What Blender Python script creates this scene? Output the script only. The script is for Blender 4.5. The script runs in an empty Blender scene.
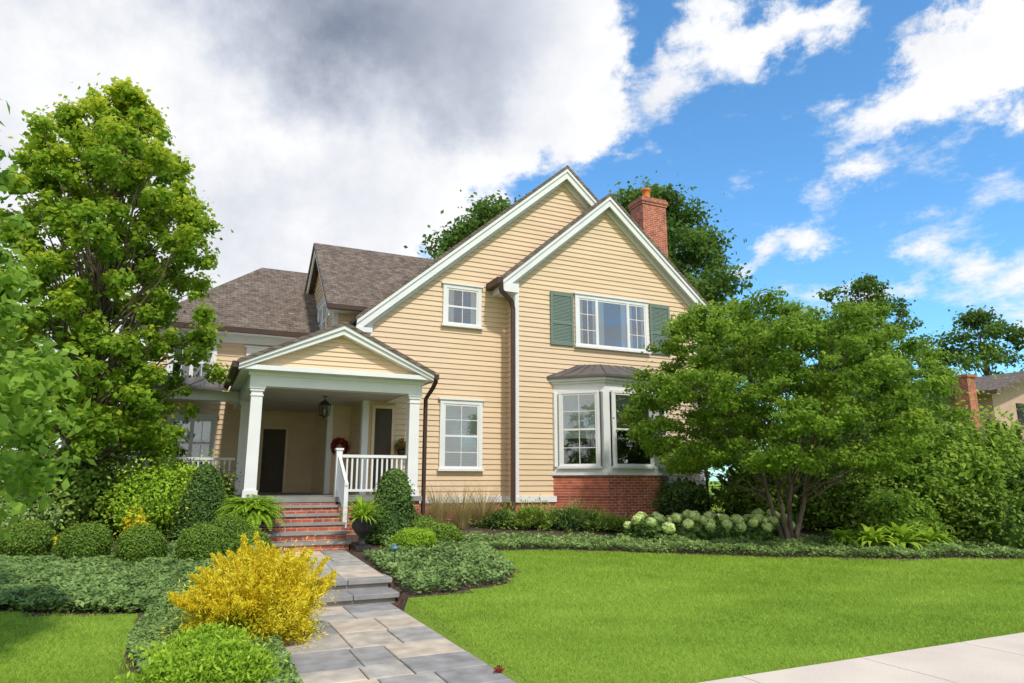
import bpy, math, random
import numpy as np
from mathutils import Vector
random.seed(4)
rng = np.random.default_rng(11)
sc = bpy.context.scene
COL = sc.collection
WL = {}

# ---------------------------------------------------------------- materials
def newmat(name):
    m = bpy.data.materials.new(name); m.use_nodes = True
    nt = m.node_tree; nt.nodes.clear()
    out = nt.nodes.new('ShaderNodeOutputMaterial')
    return m, nt, out

def N(nt, t, **kw):
    n = nt.nodes.new(t)
    for k, v in kw.items():
        setattr(n, k, v)
    return n

def c4(c): return (c[0], c[1], c[2], 1)

def plain(name, c1, c2=None, scale=3, rough=.6, bump=0., bscale=40, metal=0., spec=.4, stretch=(1, 1, 1)):
    m, nt, out = newmat(name)
    p = N(nt, 'ShaderNodeBsdfPrincipled'); L = nt.links
    p.inputs['Roughness'].default_value = rough
    p.inputs['Metallic'].default_value = metal
    p.inputs['Specular IOR Level'].default_value = spec
    tc = N(nt, 'ShaderNodeTexCoord'); mp = N(nt, 'ShaderNodeMapping'); mp.inputs['Scale'].default_value = stretch
    L.new(tc.outputs['Object'], mp.inputs[0])
    c2 = c2 or tuple(x * .8 for x in c1)
    no = N(nt, 'ShaderNodeTexNoise'); no.inputs['Scale'].default_value = scale; no.inputs['Detail'].default_value = 5
    L.new(mp.outputs[0], no.inputs['Vector'])
    mr = N(nt, 'ShaderNodeMapRange'); mr.inputs[1].default_value = .35; mr.inputs[2].default_value = .65
    L.new(no.outputs[0], mr.inputs[0])
    mx = N(nt, 'ShaderNodeMix', data_type='RGBA'); mx.inputs[6].default_value = c4(c1); mx.inputs[7].default_value = c4(c2)
    L.new(mr.outputs[0], mx.inputs[0]); L.new(mx.outputs[2], p.inputs['Base Color'])
    if bump:
        nb = N(nt, 'ShaderNodeTexNoise'); nb.inputs['Scale'].default_value = bscale; nb.inputs['Detail'].default_value = 4
        L.new(mp.outputs[0], nb.inputs['Vector'])
        b = N(nt, 'ShaderNodeBump'); b.inputs['Strength'].default_value = bump; b.inputs['Distance'].default_value = .02
        L.new(nb.outputs[0], b.inputs['Height']); L.new(b.outputs[0], p.inputs['Normal'])
    L.new(p.outputs[0], out.inputs[0])
    return m

def brickmat(name, c1, c2, mortar, axis='xy', bw=.2, rh=.07, ms=.008, zs=1., rough=.85, noise=.5, bump=.5):
    m, nt, out = newmat(name); L = nt.links
    p = N(nt, 'ShaderNodeBsdfPrincipled'); p.inputs['Roughness'].default_value = rough
    p.inputs['Specular IOR Level'].default_value = .2
    tc = N(nt, 'ShaderNodeTexCoord'); sp = N(nt, 'ShaderNodeSeparateXYZ'); L.new(tc.outputs['Object'], sp.inputs[0])
    cb = N(nt, 'ShaderNodeCombineXYZ')
    if axis == 'xy':
        a = N(nt, 'ShaderNodeMath', operation='ADD'); L.new(sp.outputs[0], a.inputs[0]); L.new(sp.outputs[1], a.inputs[1])
        L.new(a.outputs[0], cb.inputs[0])
    else:
        L.new(sp.outputs[0 if axis == 'x' else 1], cb.inputs[0])
    z = N(nt, 'ShaderNodeMath', operation='MULTIPLY'); z.inputs[1].default_value = zs
    L.new(sp.outputs[2], z.inputs[0]); L.new(z.outputs[0], cb.inputs[1])
    br = N(nt, 'ShaderNodeTexBrick'); br.inputs['Scale'].default_value = 1.
    br.inputs['Brick Width'].default_value = bw; br.inputs['Row Height'].default_value = rh
    br.inputs['Mortar Size'].default_value = ms; br.inputs['Mortar Smooth'].default_value = .2
    br.inputs['Color1'].default_value = c4(c1); br.inputs['Color2'].default_value = c4(c2); br.inputs['Mortar'].default_value = c4(mortar)
    L.new(cb.outputs[0], br.inputs[0])
    no = N(nt, 'ShaderNodeTexNoise'); no.inputs['Scale'].default_value = 6; no.inputs['Detail'].default_value = 6
    L.new(tc.outputs['Object'], no.inputs['Vector'])
    mr = N(nt, 'ShaderNodeMapRange'); mr.inputs[1].default_value = .3; mr.inputs[2].default_value = .7
    mr.inputs[3].default_value = 1 - noise * .6; mr.inputs[4].default_value = 1 + noise * .6
    L.new(no.outputs[0], mr.inputs[0])
    vm = N(nt, 'ShaderNodeVectorMath', operation='SCALE'); L.new(br.outputs[0], vm.inputs[0]); L.new(mr.outputs[0], vm.inputs['Scale'])
    L.new(vm.outputs[0], p.inputs['Base Color'])
    b = N(nt, 'ShaderNodeBump', invert=True); b.inputs['Strength'].default_value = bump; b.inputs['Distance'].default_value = .01
    L.new(br.outputs['Fac'], b.inputs['Height']); L.new(b.outputs[0], p.inputs['Normal'])
    L.new(p.outputs[0], out.inputs[0])
    return m

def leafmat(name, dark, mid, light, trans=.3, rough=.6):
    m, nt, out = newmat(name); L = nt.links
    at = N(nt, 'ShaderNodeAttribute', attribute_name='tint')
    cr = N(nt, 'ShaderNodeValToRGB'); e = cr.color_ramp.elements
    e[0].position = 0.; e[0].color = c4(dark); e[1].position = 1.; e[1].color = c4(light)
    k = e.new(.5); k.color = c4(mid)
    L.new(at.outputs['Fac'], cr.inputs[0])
    p = N(nt, 'ShaderNodeBsdfPrincipled'); p.inputs['Roughness'].default_value = rough
    p.inputs['Specular IOR Level'].default_value = .12
    L.new(cr.outputs[0], p.inputs['Base Color'])
    if trans > 0:
        t = N(nt, 'ShaderNodeBsdfTranslucent')
        hs = N(nt, 'ShaderNodeHueSaturation'); hs.inputs['Value'].default_value = 1.6; hs.inputs['Hue'].default_value = .487
        L.new(cr.outputs[0], hs.inputs['Color']); L.new(hs.outputs[0], t.inputs[0])
        mx = N(nt, 'ShaderNodeMixShader'); mx.inputs[0].default_value = trans
        L.new(p.outputs[0], mx.inputs[1]); L.new(t.outputs[0], mx.inputs[2]); L.new(mx.outputs[0], out.inputs[0])
    else:
        L.new(p.outputs[0], out.inputs[0])
    return m

def glassmat():
    m, nt, out = newmat('window_glass'); L = nt.links
    t = N(nt, 'ShaderNodeBsdfTransparent'); t.inputs[0].default_value = (.95, .97, .98, 1)
    g = N(nt, 'ShaderNodeBsdfGlossy'); g.inputs['Roughness'].default_value = .02
    f = N(nt, 'ShaderNodeFresnel'); f.inputs[0].default_value = 1.5
    a = N(nt, 'ShaderNodeMath', operation='ADD'); a.inputs[1].default_value = .12; L.new(f.outputs[0], a.inputs[0])
    mx = N(nt, 'ShaderNodeMixShader'); L.new(a.outputs[0], mx.inputs[0]); L.new(t.outputs[0], mx.inputs[1]); L.new(g.outputs[0], mx.inputs[2])
    L.new(mx.outputs[0], out.inputs[0]); return m

M = {}
M['siding'] = plain('yellow_clapboard', (.74, .555, .365), (.68, .505, .33), 1.2, .6, .1, 30, stretch=(.6, .6, 4))
M['white'] = plain('white_paint', (.80, .79, .78), (.74, .735, .725), 2, .5)
M['ceiling'] = plain('porch_ceiling_paint', (.55, .51, .45), None, 2, .6)
M['shutter'] = plain('sage_shutter_paint', (.155, .215, .17), (.14, .195, .155), 3, .5)
M['dark'] = plain('dark_interior', (.035, .036, .038), (.018, .018, .02), 2, .9)
M['brown_metal'] = plain('bronze_metal', (.07, .036, .026), (.055, .03, .022), 4, .5, metal=.1)
M['seam'] = plain('bronze_roof_metal', (.15, .13, .12), (.12, .105, .098), 3, .45, metal=.2)
M['black'] = plain('black_iron', (.024, .023, .025), (.035, .035, .036), 6, .5)
M['blind'] = plain('window_blind', (.84, .84, .80), (.78, .78, .74), 2, .8)
M['glass'] = glassmat()
M['brick'] = brickmat('red_brick', (.52, .13, .065), (.34, .08, .048), (.46, .36, .29))
M['shx'] = brickmat('brown_shingle_x', (.215, .166, .13), (.15, .115, .092), (.075, .06, .05), 'x', .2, .08, .006, 1., .95, .6, .7)
M['shy'] = brickmat('brown_shingle_y', (.215, .166, .13), (.15, .115, .092), (.075, .06, .05), 'y', .2, .08, .006, 1., .95, .6, .7)
M['terra'] = plain('terracotta', (.70, .22, .06), (.60, .18, .05), 5, .8)
M['conc'] = plain('sidewalk_concrete', (.76, .63, .50), (.67, .55, .44), 1.3, .9, .3, 60)
M['mulch'] = plain('mulch', (.12, .075, .05), (.06, .04, .027), 14, .95, 1., 50)
M['grout'] = plain('path_joint', (.26, .23, .19), None, 5, .95)
M['floor'] = plain('porch_floor', (.28, .27, .25), (.22, .21, .2), 2, .6)
M['tread'] = plain('bluestone_tread', (.34, .31, .29), (.25, .235, .225), 3, .8, .3, 30)
M['bark'] = plain('bark', (.22, .16, .12), (.12, .088, .066), 7, .95, 1., 25, stretch=(3, 3, .6))
M['door'] = plain('dark_door', (.085, .068, .046), (.07, .055, .04), 3, .6, spec=.2)
M['stucco'] = plain('neighbour_stucco', (.56, .38, .30), (.50, .34, .27), 3, .9)
M['lampglass'] = plain('lantern_glass', (.35, .33, .28), None, 5, .2)
M['copper'] = plain('verdigris_copper', (.12, .26, .34), (.08, .18, .24), 9, .5, metal=.3)

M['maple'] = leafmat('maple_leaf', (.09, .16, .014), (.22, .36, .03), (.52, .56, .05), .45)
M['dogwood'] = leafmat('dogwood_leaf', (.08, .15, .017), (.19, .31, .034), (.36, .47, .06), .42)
M['far'] = leafmat('background_leaf', (.045, .09, .018), (.10, .18, .032), (.19, .30, .05), .38)
M['near'] = leafmat('near_leaf', (.11, .20, .03), (.24, .39, .05), (.40, .56, .10), .45)
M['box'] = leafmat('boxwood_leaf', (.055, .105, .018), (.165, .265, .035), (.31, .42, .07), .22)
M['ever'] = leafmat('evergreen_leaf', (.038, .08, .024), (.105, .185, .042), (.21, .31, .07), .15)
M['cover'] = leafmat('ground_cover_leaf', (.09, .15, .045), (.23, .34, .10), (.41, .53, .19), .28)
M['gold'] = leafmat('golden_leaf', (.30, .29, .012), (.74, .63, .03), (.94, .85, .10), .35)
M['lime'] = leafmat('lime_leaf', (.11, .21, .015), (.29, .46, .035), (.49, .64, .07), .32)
M['grass'] = leafmat('grass_blade', (.165, .27, .028), (.30, .43, .055), (.44, .57, .10), .35)
M['straw'] = leafmat('ornamental_grass', (.20, .19, .06), (.42, .36, .15), (.60, .50, .28), .3)
M['hyd'] = leafmat('hydrangea_flower', (.34, .48, .10), (.58, .70, .26), (.78, .84, .46), .2)
M['wreath'] = leafmat('wreath_red', (.08, .01, .01), (.2, .02, .02), (.36, .05, .04), .1)
M['stone'] = leafmat('flagstone', (.30, .28, .26), (.46, .405, .34), (.64, .49, .34), 0, .85)

def lawnmat():
    m, nt, out = newmat('lawn_turf'); L = nt.links
    p = N(nt, 'ShaderNodeBsdfPrincipled'); p.inputs['Roughness'].default_value = .9; p.inputs['Specular IOR Level'].default_value = .1
    tc = N(nt, 'ShaderNodeTexCoord')
    n1 = N(nt, 'ShaderNodeTexNoise'); n1.inputs['Scale'].default_value = .8; n1.inputs['Detail'].default_value = 3
    n2 = N(nt, 'ShaderNodeTexNoise'); n2.inputs['Scale'].default_value = 45; n2.inputs['Detail'].default_value = 3
    for n in (n1, n2): L.new(tc.outputs['Object'], n.inputs['Vector'])
    ad = N(nt, 'ShaderNodeMath', operation='ADD'); L.new(n1.outputs[0], ad.inputs[0]); L.new(n2.outputs[0], ad.inputs[1])
    cr = N(nt, 'ShaderNodeValToRGB'); e = cr.color_ramp.elements
    e[0].position = .35; e[0].color = (.16, .26, .026, 1); e[1].position = .7; e[1].color = (.30, .42, .055, 1)
    dv = N(nt, 'ShaderNodeMath', operation='MULTIPLY'); dv.inputs[1].default_value = .5
    L.new(ad.outputs[0], dv.inputs[0]); L.new(dv.outputs[0], cr.inputs[0]); L.new(cr.outputs[0], p.inputs['Base Color'])
    b = N(nt, 'ShaderNodeBump'); b.inputs['Strength'].default_value = .5; b.inputs['Distance'].default_value = .03
    L.new(n2.outputs[0], b.inputs['Height']); L.new(b.outputs[0], p.inputs['Normal'])
    L.new(p.outputs[0], out.inputs[0]); return m
M['lawn'] = lawnmat()

# ---------------------------------------------------------------- object helpers
def place(ob, loc, parent):
    WL[ob.name] = Vector(loc)
    if parent is not None:
        ob.parent = parent; ob.location = Vector(loc) - WL[parent.name]
    else:
        ob.location = loc
    COL.objects.link(ob)

def tag(ob, label=None, cat=None, group=None, kind=None):
    if label: ob['label'] = label
    if cat: ob['category'] = cat
    if group: ob['group'] = group
    if kind: ob['kind'] = kind
    return ob

def empty(name, loc, label=None, cat=None, group=None):
    o = bpy.data.objects.new(name, None); o.empty_display_size = .3
    place(o, loc, None); tag(o, label, cat, group); return o

class MB:
    def __init__(s): s.v = []; s.f = []; s.m = []; s.sm = []
    def add(s, vs, fs, mi=0, smooth=False):
        b = len(s.v); s.v += [tuple(v) for v in vs]
        for f in fs: s.f.append(tuple(b + i for i in f)); s.m.append(mi); s.sm.append(smooth)
    def box(s, x0, x1, y0, y1, z0, z1, mi=0):
        s.add([(x0, y0, z0), (x1, y0, z0), (x1, y1, z0), (x0, y1, z0), (x0, y0, z1), (x1, y0, z1), (x1, y1, z1), (x0, y1, z1)],
              [(0, 3, 2, 1), (4, 5, 6, 7), (0, 1, 5, 4), (1, 2, 6, 5), (2, 3, 7, 6), (3, 0, 4, 7)], mi)
    def lbox(s, fr, s0, s1, d0, d1, z0, z1, mi=0):
        (ox, oy), (ux, uy), (nx, ny) = fr
        P = lambda a, d, z: (ox + ux * a + nx * d, oy + uy * a + ny * d, z)
        s.add([P(s0, d1, z0), P(s1, d1, z0), P(s1, d0, z0), P(s0, d0, z0), P(s0, d1, z1), P(s1, d1, z1), P(s1, d0, z1), P(s0, d0, z1)],
              [(0, 3, 2, 1), (4, 5, 6, 7), (0, 1, 5, 4), (1, 2, 6, 5), (2, 3, 7, 6), (3, 0, 4, 7)], mi)
    def prism(s, poly, axis, a0, a1, mi=0):
        n = len(poly)
        if axis == 'y': A = [(p[0], a0, p[1]) for p in poly]; B = [(p[0], a1, p[1]) for p in poly]
        elif axis == 'x': A = [(a0, p[0], p[1]) for p in poly]; B = [(a1, p[0], p[1]) for p in poly]
        else: A = [(p[0], p[1], a0) for p in poly]; B = [(p[0], p[1], a1) for p in poly]
        s.add(A + B, [tuple(range(n)), tuple(range(2 * n - 1, n - 1, -1))] + [(i, i + n, (i + 1) % n + n, (i + 1) % n) for i in range(n)], mi)
    def tube(s, pts, rads, n=8, mi=0, smooth=True, sq=False):
        pts = [Vector(p) for p in pts]; vs = []
        prev = None
        for i, p in enumerate(pts):
            d = (pts[min(i + 1, len(pts) - 1)] - pts[max(i - 1, 0)]).normalized()
            if prev is None:
                a = Vector((0, 1, 0)) if abs(d.z) > .8 else Vector((0, 0, 1))
                x = d.cross(a).normalized()
            else:
                x = (prev - d * prev.dot(d)).normalized()
            prev = x; y = d.cross(x)
            for k in range(n):
                t = 2 * math.pi * (k + (.5 if sq else 0)) / n
                vs.append(p + (x * math.cos(t) + y * math.sin(t)) * rads[i])
        fs = []
        for i in range(len(pts) - 1):
            for k in range(n):
                fs.append((i * n + k, i * n + (k + 1) % n, (i + 1) * n + (k + 1) % n, (i + 1) * n + k))
        fs.append(tuple(range(n - 1, -1, -1))); fs.append(tuple(range((len(pts) - 1) * n, len(pts) * n)))
        s.add(vs, fs, mi, smooth)
    def lathe(s, c, prof, n=20, mi=0, smooth=True):
        vs = []
        for r, z in prof:
            for k in range(n):
                t = 2 * math.pi * k / n; vs.append((c[0] + r * math.cos(t), c[1] + r * math.sin(t), c[2] + z))
        fs = []
        for i in range(len(prof) - 1):
            for k in range(n): fs.append((i * n + k, i * n + (k + 1) % n, (i + 1) * n + (k + 1) % n, (i + 1) * n + k))
        fs.append(tuple(range(n - 1, -1, -1))); fs.append(tuple(range((len(prof) - 1) * n, len(prof) * n)))
        s.add(vs, fs, mi, smooth)
    def obj(s, name, mats, parent=None, loc=None):
        if loc is None:
            a = np.array(s.v); mn = a.min(0); mx = a.max(0)
            loc = ((mn[0] + mx[0]) / 2, (mn[1] + mx[1]) / 2, mn[2])
        me = bpy.data.meshes.new(name)
        me.from_pydata([(v[0] - loc[0], v[1] - loc[1], v[2] - loc[2]) for v in s.v], [], s.f)
        if not isinstance(mats, (list, tuple)): mats = [mats]
        for m in mats: me.materials.append(m)
        me.polygons.foreach_set('material_index', s.m); me.polygons.foreach_set('use_smooth', s.sm)
        me.update()
        ob = bpy.data.objects.new(name, me); place(ob, loc, parent)
        return ob

def npmesh(name, V, k, mat, tint=None, loc=(0, 0, 0), parent=None, extra=None):
    V = np.asarray(V, dtype=np.float32) - np.array(loc, dtype=np.float32)
    nv = len(V)
    F = np.arange(nv, dtype=np.int32)
    me = bpy.data.meshes.new(name)
    ls = np.arange(0, nv, k, dtype=np.int32)
    if extra is not None:
        EV, EF, ET = extra
        EV = np.asarray(EV, dtype=np.float32) - np.array(loc, dtype=np.float32)
        V = np.concatenate([V, EV]); tint = np.concatenate([tint, ET])
        F = np.concatenate([F, (np.asarray(EF, dtype=np.int32) + nv).ravel()])
        ls = np.concatenate([ls, nv + np.arange(0, len(EF) * 4, 4, dtype=np.int32)])
    me.vertices.add(len(V)); me.vertices.foreach_set('co', V.ravel())
    me.loops.add(len(F)); me.loops.foreach_set('vertex_index', F)
    me.polygons.add(len(ls)); me.polygons.foreach_set('loop_start', ls)
    me.update(calc_edges=True)
    if tint is not None:
        at = me.attributes.new('tint', 'FLOAT', 'POINT'); at.data.foreach_set('value', np.asarray(tint, dtype=np.float32))
    me.materials.append(mat)
    me.validate()
    ob = bpy.data.objects.new(name, me); place(ob, loc, parent)
    return ob

def nrm(a): return a / (np.linalg.norm(a, axis=1, keepdims=True) + 1e-9)

def vnoise(P, s, seed=0):
    r = np.random.default_rng(seed); out = np.zeros(len(P))
    for i in range(6):
        k = r.normal(size=3) * s; out += np.sin(P @ k + r.uniform(0, 6.28))
    return out / 3.

def kites(P, Nn, L, W, r, t=None):
    n = len(P)
    if t is None: t = nrm(np.cross(Nn, r.normal(size=(n, 3))))
    b = nrm(np.cross(Nn, t))
    L = L[:, None]; W = W[:, None]
    V = np.stack([P - t * L * .5, P + b * W * .5 + t * L * .05 , P + t * L * .5 - Nn * L * .12, P - b * W * .5 + t * L * .05], axis=1)
    return V.reshape(-1, 3)

def foliage(cl, n, size, asp=.6, up=.5, squash=.75, shell=2.5, seed=1, amp=.14, hb=None):
    r = np.random.default_rng(seed)
    cl = np.asarray(cl); w = cl[:, 3] ** 2; w /= w.sum()
    idx = r.choice(len(cl), n, p=w)
    d = nrm(r.normal(size=(n, 3)))
    rad = cl[idx, 3] * r.random(n) ** (1 / shell) * (1 + .5 * np.abs(r.normal(size=n)) * (r.random(n) < .3))
    P = cl[idx, :3] + d * rad[:, None] * np.array([1, 1, squash])
    Nn = nrm(d * .45 + r.normal(size=(n, 3)) * .55 + np.array([0, 0, up]))
    L = size * r.uniform(.7, 1.3, n)
    V = kites(P, Nn, L, L * asp, r)
    ct = r.normal(size=len(cl)) * amp
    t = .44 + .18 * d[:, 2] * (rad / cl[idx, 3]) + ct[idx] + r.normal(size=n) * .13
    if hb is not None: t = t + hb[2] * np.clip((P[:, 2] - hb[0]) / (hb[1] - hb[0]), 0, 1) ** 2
    return V, np.repeat(np.clip(t, 0, 1), 4)

def limb(mb, a, b, r0, r1, seg=6, wob=.08, sag=.0, mi=0, n=6):
    a = Vector(a); b = Vector(b); ln = (b - a).length; pts = []; rr = []
    for i in range(seg + 1):
        t = i / seg; p = a.lerp(b, t)
        p.z += math.sin(t * math.pi) * sag * ln
        if 0 < i < seg: p += Vector([random.uniform(-1, 1) for _ in range(3)]) * wob * ln * .3
        pts.append(p); rr.append(r0 + (r1 - r0) * t ** .8)
    mb.tube(pts, rr, n, mi)

def tree(name, label, base, z0, H, R, prof, K, cr, n, size, leaf, seed=1, asp=.65, squash=.7, tr=.16, stems=1, off=(0, 0),
         inner=.35, group=None, sqx=1., amp=.14, limbs=.5, hb=None, shell=2.5, hollow=0., lump=0., spread=.5):
    r = np.random.default_rng(seed); random.seed(seed)
    root = empty(name, base, label, 'tree', group)
    B = np.array(base)
    t = r.random(K); th = r.uniform(0, 2 * math.pi, K)
    Rt = R * np.array([prof(x) for x in t])
    Rt = Rt * (1 + lump * vnoise(np.stack([np.cos(th), np.sin(th), t * 3], 1), 2.6, seed))
    inn = inner + hollow * np.clip(1 - t / .35, 0, 1)
    rr = Rt * (inn + (1 - inn) * r.random(K) ** .55)
    cz = z0 + (H - z0) * t
    C = np.stack([B[0] + off[0] * t + rr * np.cos(th) * sqx, B[1] + off[1] * t + rr * np.sin(th), cz], 1)
    crad = cr * r.uniform(.55, 1.4, K)
    cl = np.concatenate([C, crad[:, None]], 1)
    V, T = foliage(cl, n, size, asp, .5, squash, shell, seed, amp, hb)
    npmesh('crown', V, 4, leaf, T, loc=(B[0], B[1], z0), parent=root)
    mb = MB()
    top = (B[0] + off[0] * .8, B[1] + off[1] * .8, z0 + (H - z0) * .85)
    def sp(s, e, q):
        m = s.lerp(e, .45); m.x = s.x + (e.x - s.x) * .28; m.y = s.y + (e.y - s.y) * .28
        return s * (1 - q) ** 2 + m * 2 * q * (1 - q) + e * q * q
    if stems == 1:
        limb(mb, (B[0], B[1], B[2] - .2), top, tr, tr * .12, 12, .03, n=10)
        starts = [(Vector((B[0], B[1], B[2])), Vector(top))]
    else:
        starts = []
        for k in range(stems):
            a = 2 * math.pi * k / stems + .5
            e = Vector((B[0] + math.cos(a) * R * spread, B[1] + math.sin(a) * R * spread, z0 + (H - z0) * random.uniform(.5, .75)))
            s = Vector((B[0] + math.cos(a) * .14, B[1] + math.sin(a) * .14, B[2] - .15))
            pts = []
            for i in range(13):
                q = i / 12; p = sp(s, e, q)
                if 0 < i < 12: p += Vector([random.uniform(-1, 1) * .03 for _ in range(3)])
                pts.append(p)
            mb.tube(pts, [tr * (1 - .85 * i / 12) * (1.25 if i == 0 else 1) for i in range(13)], 8)
            starts.append((s, e))
    for i in range(K):
        if r.random() > limbs: continue
        c = Vector(C[i]); s, e = min(starts, key=lambda q: (Vector((q[1].x, q[1].y, 0)) - Vector((c.x, c.y, 0))).length)
        zt = (B[2] + (c.z - B[2]) * random.uniform(.45, .75)); q = min(max((zt - s.z) / (e.z - s.z), .15), .95)
        a = s.lerp(e, q) if stems == 1 else sp(s, e, q)
        limb(mb, a, c, tr * .28 * (1 - q * .6), tr * .05, 6, .12, .06)
    mb.obj('trunk', M['bark'], root, loc=(B[0], B[1], B[2]))
    return root

def skirt(P):
    z = P[:, 2]; k = z < 0
    xy = nrm(P[:, :2]); f = (1 + .22 * z)[:, None]
    P = P.copy(); P[k, :2] = (xy * f)[k]
    return P

def sph(c, rx, ry, rz, nu=14, nv=8, low=-.5, sk=False):
    D = []; fs = []
    for j in range(nv + 1):
        ph = math.asin(low) + (math.pi / 2 - math.asin(low)) * j / nv
        for i in range(nu):
            th = 2 * math.pi * i / nu
            D.append((math.cos(ph) * math.cos(th), math.cos(ph) * math.sin(th), math.sin(ph)))
    D = np.array(D)
    if sk: D = skirt(D)
    vs = D * np.array([rx, ry, rz]) + np.array(c)
    for j in range(nv):
        for i in range(nu): fs.append((j * nu + i, j * nu + (i + 1) % nu, (j + 1) * nu + (i + 1) % nu, (j + 1) * nu + i))
    return vs, fs

def bush(name, label, base, rx, ry, h, n, size, leaf, seed=1, cone=0., lump=.12, asp=.55, group=None, cat='shrub', shaggy=.08, core=.8, up=.35, root=None, lf=2.2, spray=0., spikes=0, spk=.32):
    r = np.random.default_rng(seed); B = np.array(base, float)
    d = nrm(r.normal(size=(n * 2, 3))); d = d[d[:, 2] > -.62]
    while len(d) < n: d = np.concatenate([d, d])
    d = d[:n]
    zc = h * .42 if cone == 0 else 0.
    rad = 1 + lump * vnoise(d, lf * 1.2, seed) + lump * .5 * vnoise(d, lf * 3., seed + 5)
    depth = 1 - np.abs(r.normal(size=n)) * .13 + (r.random(n) < .15) * r.random(n) * shaggy * 2
    rr = rad * depth
    if cone > 0:
        t = r.random(n) ** 1.2; th = r.uniform(0, 6.283, n)
        prof = (1 - t) ** cone * .97 + .03
        prof = prof * np.minimum(1, .75 + t * 2.5)
        nn = 1 + lump * vnoise(np.stack([np.cos(th) * 1.5, np.sin(th) * 1.5, t * 4], 1), lf, seed)
        q = prof * nn * depth
        P = np.stack([rx * q * np.cos(th), ry * q * np.sin(th), h * t * 1.], 1)
        d = nrm(np.stack([np.cos(th), np.sin(th), np.full(n, .35)], 1)); rr = depth * nn
        ev = []; ef = []
        nu = 12
        for j in range(9):
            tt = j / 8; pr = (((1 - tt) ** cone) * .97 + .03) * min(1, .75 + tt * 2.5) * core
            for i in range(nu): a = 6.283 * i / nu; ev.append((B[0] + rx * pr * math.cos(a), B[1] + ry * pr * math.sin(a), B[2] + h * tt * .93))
        for j in range(8):
            for i in range(nu): ef.append((j * nu + i, j * nu + (i + 1) % nu, (j + 1) * nu + (i + 1) % nu, (j + 1) * nu + i))
        ev = np.array(ev)
    else:
        P = skirt(d) * rr[:, None] * np.array([rx, ry, h * .58]); P[:, 2] += zc
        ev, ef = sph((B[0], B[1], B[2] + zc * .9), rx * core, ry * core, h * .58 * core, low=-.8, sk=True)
    if spikes:
        sd = nrm(r.normal(size=(spikes, 3)) + np.array([0, 0, .5])); sd[:, 2] = np.abs(sd[:, 2]); idx = r.integers(0, spikes, n); k = r.random(n) < .5
        s0 = sd[idx] * np.array([rx, ry, h * .58]) * .8; s0[:, 2] += zc
        dr = nrm(sd[idx] + np.array([0, 0, .3])); tt = r.random(n)[:, None] ** .8
        Q = s0 + dr * tt * spk * (h / .9) * (.4 + .9 * r.random(spikes)[idx])[:, None] + r.normal(size=(n, 3)) * .035 * (1.25 - tt)
        P[k] = Q[k]; rr = np.where(k, .98 + .14 * tt[:, 0], rr)
    P = P + B; P[:, 2] = np.maximum(P[:, 2], B[2] - .02)
    Nn = nrm(d * .7 + r.normal(size=(n, 3)) * .5 + np.array([0, 0, up]))
    L = size * r.uniform(.7, 1.35, n)
    tan = None
    if spray > 0:
        tan = nrm(d + np.array([0, 0, .5]) + r.normal(size=(n, 3)) * spray); Nn = nrm(np.cross(tan, r.normal(size=(n, 3))))
    V = kites(P, Nn, L, L * asp, r, t=tan)
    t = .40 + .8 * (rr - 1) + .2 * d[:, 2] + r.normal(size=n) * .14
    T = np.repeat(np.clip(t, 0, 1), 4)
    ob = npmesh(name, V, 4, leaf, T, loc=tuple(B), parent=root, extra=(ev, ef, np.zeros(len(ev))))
    if root is None: tag(ob, label, cat, group)
    return ob

# ---------------------------------------------------------------- terrain
def pz(y):
    if y < 9.72: return .02 + max(0, y - 5) * .006
    if y < 10.1: return .18
    return .33 + (y - 10.1) * .04
def g(x, y):
    z = float(np.interp(y, [5, 9, 10.5, 13, 16, 24, 60], [0, .10, .27, .47, .74, .85, 1.0]))
    if .92 < x < 2.82 and 4 < y < 13.3: z = min(z, pz(y) - .07)
    return z
def gv(x, y): return np.interp(y, [5, 9, 10.5, 13, 16, 24, 60], [0, .10, .27, .47, .74, .85, 1.0])
EX = [2.7, 3.5, 4.45, 5.0, 5.15, 7.34, 8.9, 11.8, 15.9, 25, 60]
EY = [9.3, 9.35, 9.75, 10.6, 12.2, 11.7, 10.8, 9.8, 8.9, 8.5, 8.5]
def redge(x): return np.interp(x, EX, EY) + .06 * np.sin(np.asarray(x) * 2.3)
def ledge(x): return np.interp(x, [-12, -1.8, -.2], [11.0, 9.95, 9.5]) + .06 * np.sin(np.asarray(x) * 2.)
def is_lawn(x, y):
    right = (x > 2.8) & (y < redge(x)) & (y > 4.97)
    left = (x < -.30 + .15 * np.sin(y * 1.3)) & (y < ledge(x)) & (y > 4.97)
    return right | left

xs = np.concatenate([[-600, -200, -80, -40, -20, -12], np.arange(-8, .9, .2), [.9, .96], np.arange(1.1, 2.75, .2), [2.78, 2.84], np.arange(3., 26, .2), [30, 40, 60, 120, 300, 700]])
ys = np.concatenate([[-300, -60, -20, -5, 0, 3, 4.9], np.arange(5, 9.7, .2), [9.68, 9.74, 10.06, 10.14], np.arange(10.3, 17, .2), [18, 20, 24, 30, 40, 60, 100, 200, 400, 900]])
vs = [(x, y, g(x, y)) for y in ys for x in xs]; nx = len(xs); fs = []; mi = []
for j in range(len(ys) - 1):
    for i in range(nx - 1):
        fs.append((j * nx + i, j * nx + i + 1, (j + 1) * nx + i + 1, (j + 1) * nx + i))
        cx = (xs[i] + xs[i + 1]) / 2; cy = (ys[j] + ys[j + 1]) / 2
        bed = (4.97 < cy < 17) and (-12 < cx < 26) and not bool(is_lawn(np.array(cx), np.array(cy)))
        mi.append(1 if bed else 0)
me = bpy.data.meshes.new('ground'); me.from_pydata(vs, [], fs); me.materials.append(M['lawn']); me.materials.append(M['mulch'])
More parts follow.
